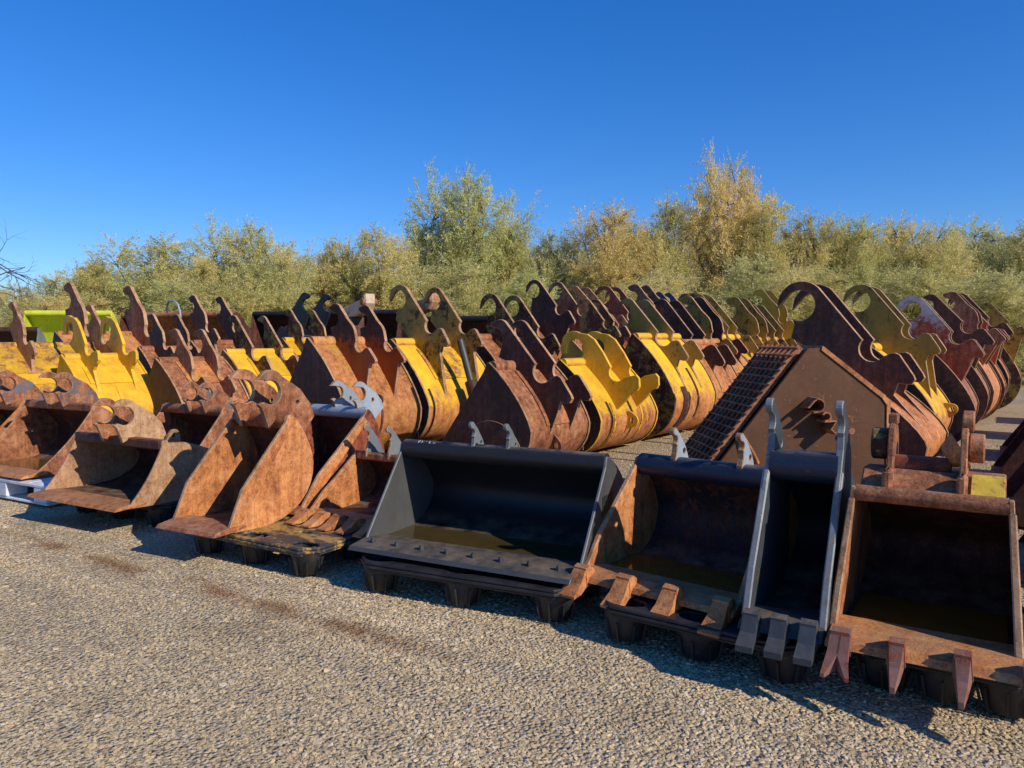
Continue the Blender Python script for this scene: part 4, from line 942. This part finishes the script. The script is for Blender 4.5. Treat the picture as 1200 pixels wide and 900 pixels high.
def make_crown(seed, n_plume):
    """unit shrub: about 1 high, 0.9 wide; feathery plumes of tiny leaf slivers along arching upright twigs"""
    rnd = random.Random(seed); V = []; F = []; T = []; limbs = []
    lobes = [(rnd.uniform(-0.28, 0.28), rnd.uniform(-0.28, 0.28), rnd.uniform(0.12, 0.74), rnd.uniform(0.13, 0.24)) for _ in range(17)]
    lobes += [(0, 0, 0.74, 0.17), (0.05, -0.05, 0.45, 0.28), (rnd.uniform(-.12, .12), 0, 0.84, 0.10), (rnd.uniform(-.2, .2), rnd.uniform(-.2, .2), 0.80, 0.09)]
    for lx, ly, lz, lr in lobes: limbs.append((lx*0.95, ly*0.95, lz))
    G = rnd.gauss; U = rnd.uniform
    plumes = []
    for lx, ly, lz, lr in lobes:
        for _ in range(int(n_plume*lr*lr/0.85)+5):       # one spray: plumes strung along an arching branch
            dx, dy, dz = G(0, 1), G(0, 1), G(0.45, 1); q = sqrt(dx*dx+dy*dy+dz*dz); dx /= q; dy /= q; dz /= q
            SL = lr*U(0.75, 1.25)*(1.35 if U(0, 1) < 0.08 else 1); ux, uy, uz = dx*0.9, dy*0.9, dz*0.6+0.22
            tone0 = 0.50+0.36*noise.noise((lx*3.4+dx*.5+seed*3.7, ly*3.4+dy*.5, lz*3.4+dz*.5))+G(0, .13)+0.14*(lz-0.5)
            for _ in range(rnd.randint(9, 15)):
                s = U(0.3, 1.0); arch = s*s*0.25
                plumes.append((lx+(dx*(1-arch)+ux*arch*.4)*SL*s, ly+(dy*(1-arch)+uy*arch*.4)*SL*s, lz-lr*0.15+(dz*(1-arch)+uz*arch)*SL*s, ux, uy, uz, tone0))
    for bx, by, bz, ux, uy, uz, tone in plumes:
        if bz < 0.02: continue
        tx, ty, tz = ux+G(0, .3), uy+G(0, .3), (uz+G(0, .3))*0.7; q = sqrt(tx*tx+ty*ty+tz*tz); tx /= q; ty /= q; tz /= q
        L = U(0.05, 0.11)*(1.6 if U(0, 1) < 0.05 else 1.0); tone = tone+G(0, .05)
        nl = rnd.randint(10, 17); droop = U(0.0, 0.55)*L
        for j in range(nl):
            s = (j+0.5)/nl
            px, py, pz = bx+tx*L*s, by+ty*L*s, bz+tz*L*s-droop*s*s
            a, e, f = tx*0.8+G(0, .6), ty*0.8+G(0, .6), tz*0.6+G(0, .35)
            q = sqrt(a*a+e*e+f*f)+1e-6; ll = U(0.011, 0.026)*(1.15-0.5*s)/q
            a *= ll; e *= ll; f *= ll
            w = U(0.0011, 0.0021); wx, wy, wz = G(0, 1)*w, G(0, 1)*w, G(0, 1)*w*0.7
            o = len(V); V += [(px, py, pz), (px+a*.5+wx, py+e*.5+wy, pz+f*.5+wz), (px+a, py+e, pz+f), (px+a*.45-wx, py+e*.45-wy, pz+f*.45-wz)]
            F.append((o, o+1, o+2, o+3)); tt = min(1, max(0, tone+G(0, .08))); T += [tt]*4
    me = bpy.data.meshes.new('crown'); me.from_pydata(V, [], F); me.materials.append(m_leaf)
    at = me.attributes.new('tint', 'FLOAT', 'POINT'); at.data.foreach_set('value', T)
    # trunk and limbs, several stems from the ground
    m = MB()
    for i, (x, y, z) in enumerate(limbs):
        b = Vector((rnd.gauss(0, .03), rnd.gauss(0, .03), 0)); e = Vector((x, y, z)); mid = b.lerp(e, 0.5)+Vector((x*-0.15, y*-0.15, 0.06))
        m.tube([b, b.lerp(mid, 0.5)+Vector((rnd.gauss(0, .01), rnd.gauss(0, .01), 0.02)), mid, e], 0.012, 5, 0.003)
        for q in range(5):
            d = Vector((rnd.gauss(0, 1), rnd.gauss(0, 1), rnd.gauss(0.3, 0.7))).normalized()*rnd.uniform(0.06, 0.15)
            m.tube([e, e+d*0.5+Vector((0, 0, .012)), e+d], 0.0032, 4, 0.0009)
    to = m.build('trunk', m_bark); tm = to.data; bpy.data.objects.remove(to)
    return me, tm
CR = [make_crown(11+i, 800) for i in range(5)]

def tree(label, x, y, h, w, v, rz, group='tamarisk shrubs behind the yard'):
    root = empty('tamarisk_tree', (x, y, -0.05), rz); root.scale = (w, w, h); tag(root, label, 'tree', group)
    c, tk = CR[v]
    o = bpy.data.objects.new('crown', c); COL.objects.link(o); o.parent = root
    o = bpy.data.objects.new('trunk', tk); COL.objects.link(o); o.parent = root
TREES = [
    ('tan scrubby tamarisk at the left edge of the scrub', -35.91, 16.25, 4.23, 4.05, 0, 1.5),
    ('low brownish tamarisk, second from the left edge', -34.43, 17.19, 4.65, 4.05, 1, 3.4),
    ('low pale tamarisk thinning out towards the left end of the scrub', -31.83, 17.67, 5.17, 4.34, 2, 2.3),
    ('broad tan topped tamarisk, first tall one from the left', -29.79, 18.96, 6.26, 5.79, 3, 3.8),
    ('yellow green tamarisk in the dip between two tan topped ones', -26.30, 18.82, 5.13, 4.26, 4, 3.9),
    ('tan crowned tamarisk, second tall one from the left', -26.55, 21.03, 6.81, 4.96, 0, 0.4),
    ('olive tamarisk right of the second tan crown', -24.21, 21.33, 5.58, 4.41, 1, 0.1),
    ('dull green tamarisk left of the dark feathery one', -22.70, 22.30, 5.85, 4.21, 2, 5.3),
    ('dark feathery tamarisk left of the tall round crowned tree', -20.39, 22.58, 6.28, 4.46, 3, 1.6),
    ('slim green tamarisk leaning against the tall round crowned tree', -20.19, 25.08, 6.88, 3.72, 4, 1.5),
    ('tall round crowned tamarisk, second highest of the scrub', -18.34, 25.07, 8.76, 5.13, 0, 6.3),
    ('olive tamarisk right below the tall round crown', -17.43, 26.84, 6.95, 3.93, 1, 3.0),
    ('thin topped tamarisk in the lowest dip of the middle', -15.93, 27.79, 6.33, 3.93, 2, 5.3),
    ('pointed grey green tamarisk with dark shade below', -13.08, 27.24, 7.24, 4.46, 3, 3.0),
    ('loose topped tamarisk just left of the highest tree', -11.49, 29.44, 7.70, 4.01, 4, 4.0),
    ('highest tamarisk with an open airy top', -9.39, 30.77, 9.29, 4.49, 0, 0.9),
    ('full tamarisk leaning out right of the highest tree', -7.88, 30.55, 7.56, 4.07, 1, 4.0),
    ('brownish topped tamarisk, second right of the highest tree', -7.06, 33.45, 7.15, 4.13, 2, 5.5),
    ('yellow green tamarisk with wispy tips, behind the large brown looped ear', -5.33, 33.36, 6.84, 4.61, 3, 3.3),
    ('wispy olive tamarisk above the olive eared bucket', -3.82, 35.51, 7.01, 4.75, 4, 4.7),
    ('rounded olive tamarisk above the white blotched ears', -2.13, 35.40, 6.54, 4.61, 0, 4.2),
    ('wispy topped tamarisk, second from the right edge', -0.70, 37.50, 6.88, 4.75, 1, 0.4),
    ('tall wispy tamarisk cut by the right edge', 0.86, 37.30, 6.64, 4.81, 2, 4.8),
    ('bushy olive tamarisk in the lower front belt of the scrub', -15.68, 20.84, 4.47, 4.70, 3, 3.7, 'lower tamarisks in front of the scrub'),
    ('bushy olive tamarisk in the lower front belt of the scrub', -13.74, 22.67, 4.13, 4.45, 0, 1.9, 'lower tamarisks in front of the scrub'),
    ('bushy olive tamarisk in the lower front belt of the scrub', -22.10, 17.94, 4.47, 4.53, 2, 0.2, 'lower tamarisks in front of the scrub'),
    ('bushy olive tamarisk in the lower front belt of the scrub', -9.40, 24.25, 4.08, 4.94, 4, 5.4, 'lower tamarisks in front of the scrub'),
    ('bushy olive tamarisk in the lower front belt of the scrub', -7.44, 26.09, 4.64, 4.70, 1, 3.0, 'lower tamarisks in front of the scrub'),
    ('bushy olive tamarisk in the lower front belt of the scrub', -5.22, 26.91, 4.30, 4.94, 3, 4.5, 'lower tamarisks in front of the scrub'),
    ('bushy olive tamarisk in the lower front belt of the scrub', -2.76, 29.07, 4.25, 5.37, 0, 5.5, 'lower tamarisks in front of the scrub'),
    ('bushy olive tamarisk in the lower front belt of the scrub', -0.56, 29.88, 4.03, 5.27, 2, 4.5, 'lower tamarisks in front of the scrub'),
    ('bushy olive tamarisk in the lower front belt of the scrub', 1.50, 31.78, 4.14, 5.37, 4, 5.8, 'lower tamarisks in front of the scrub'),
    ('bushy olive tamarisk in the lower front belt of the scrub', -24.50, 16.40, 3.89, 4.53, 1, 2.5, 'lower tamarisks in front of the scrub'),
    ('bushy olive tamarisk in the lower front belt of the scrub', -28.30, 15.17, 3.45, 4.70, 3, 5.0, 'lower tamarisks in front of the scrub'),
    ('bushy olive tamarisk in the lower front belt of the scrub', -30.00, 14.09, 3.21, 4.34, 0, 2.8, 'lower tamarisks in front of the scrub'),
    ('bushy olive tamarisk in the lower front belt of the scrub', -22.50, 16.50, 3.64, 4.03, 2, 5.9, 'lower tamarisks in front of the scrub'),
    ('dim tamarisk showing between the crowns at the back of the scrub', -40.68, 17.95, 3.42, 7.17, 4, 5.5, 'tamarisks at the back of the scrub'),
    ('dim tamarisk showing between the crowns at the back of the scrub', -37.91, 19.72, 3.93, 7.17, 1, 0.6, 'tamarisks at the back of the scrub'),
    ('dim tamarisk showing between the crowns at the back of the scrub', -35.48, 21.27, 5.40, 7.17, 3, 0.9, 'tamarisks at the back of the scrub'),
    ('dim tamarisk showing between the crowns at the back of the scrub', -32.71, 23.03, 5.59, 7.17, 0, 1.4, 'tamarisks at the back of the scrub'),
    ('dim tamarisk showing between the crowns at the back of the scrub', -29.59, 25.02, 5.91, 7.17, 2, 6.1, 'tamarisks at the back of the scrub'),
    ('dim tamarisk showing between the crowns at the back of the scrub', -26.47, 27.01, 5.91, 7.17, 4, 2.7, 'tamarisks at the back of the scrub'),
    ('dim tamarisk showing between the crowns at the back of the scrub', -23.69, 28.78, 6.98, 7.17, 1, 3.9, 'tamarisks at the back of the scrub'),
    ('dim tamarisk showing between the crowns at the back of the scrub', -20.92, 30.54, 7.49, 7.17, 3, 1.9, 'tamarisks at the back of the scrub'),
    ('dim tamarisk showing between the crowns at the back of the scrub', -17.80, 32.53, 6.38, 7.17, 0, 3.2, 'tamarisks at the back of the scrub'),
    ('dim tamarisk showing between the crowns at the back of the scrub', -15.03, 34.30, 7.37, 7.17, 2, 2.4, 'tamarisks at the back of the scrub'),
    ('dim tamarisk showing between the crowns at the back of the scrub', -12.43, 35.95, 8.36, 7.17, 4, 2.2, 'tamarisks at the back of the scrub'),
    ('dim tamarisk showing between the crowns at the back of the scrub', -10.17, 37.39, 8.76, 7.17, 1, 3.7, 'tamarisks at the back of the scrub'),
    ('dim tamarisk showing between the crowns at the back of the scrub', -7.40, 39.16, 7.37, 7.17, 3, 3.7, 'tamarisks at the back of the scrub'),
    ('dim tamarisk showing between the crowns at the back of the scrub', -4.97, 40.70, 6.98, 7.17, 0, 5.7, 'tamarisks at the back of the scrub'),
    ('dim tamarisk showing between the crowns at the back of the scrub', -2.20, 42.47, 6.78, 7.17, 2, 4.3, 'tamarisks at the back of the scrub'),
    ('dim tamarisk showing between the crowns at the back of the scrub', 0.23, 44.02, 6.98, 7.17, 4, 5.8, 'tamarisks at the back of the scrub'),
    ('dim tamarisk showing between the crowns at the back of the scrub', 2.31, 45.34, 6.78, 7.17, 1, 5.4, 'tamarisks at the back of the scrub'),
]
for a in TREES: tree(*a)

def bare_tree(label, x, y, h, lean):
    rnd = random.Random(5); root = empty('bare_tree', (x, y, 0)); tag(root, label, 'tree')
    m = MB(); m.tube([(0, 0, -0.1), (lean*0.05, 0, h*0.3), (lean*0.15, 0.1, h*0.62), (lean*0.3, 0.1, h*0.73)], 0.16, 8, 0.07); m.build('trunk', m_dead, root)
    b = MB()
    def grow(p, d, L, r, dep):
        pts = [p]; q = p.copy(); dd = d.copy()
        for k in range(4):
            dd = (dd+Vector((rnd.gauss(0, .16), rnd.gauss(0, .16), rnd.gauss(-0.02, .14)))).normalized(); q = q+dd*(L/4); pts.append(q.copy())
        b.tube(pts, r, 5, r*0.45)
        if dep < 4:
            for k in range(3 if dep < 3 else 2):
                grow(pts[rnd.randint(2, 4)], (dd+Vector((rnd.gauss(0, .55), rnd.gauss(0, .55), rnd.gauss(0.05, .45)))).normalized(), L*rnd.uniform(0.5, 0.8), r*0.5, dep+1)
    for k, (z, up) in enumerate(((0.70, -0.05), (0.58, -0.06))):
        grow(Vector((lean*0.17, 0.1, h*z)), Vector((0.85, 0.52, up)).normalized(), h*0.27, 0.05, 0)
    b.build('branches', m_dead, root)
bare_tree('leafless tree with bare dark branches reaching in at the left edge', -30.34, 11.50, 6.4, 1.2)
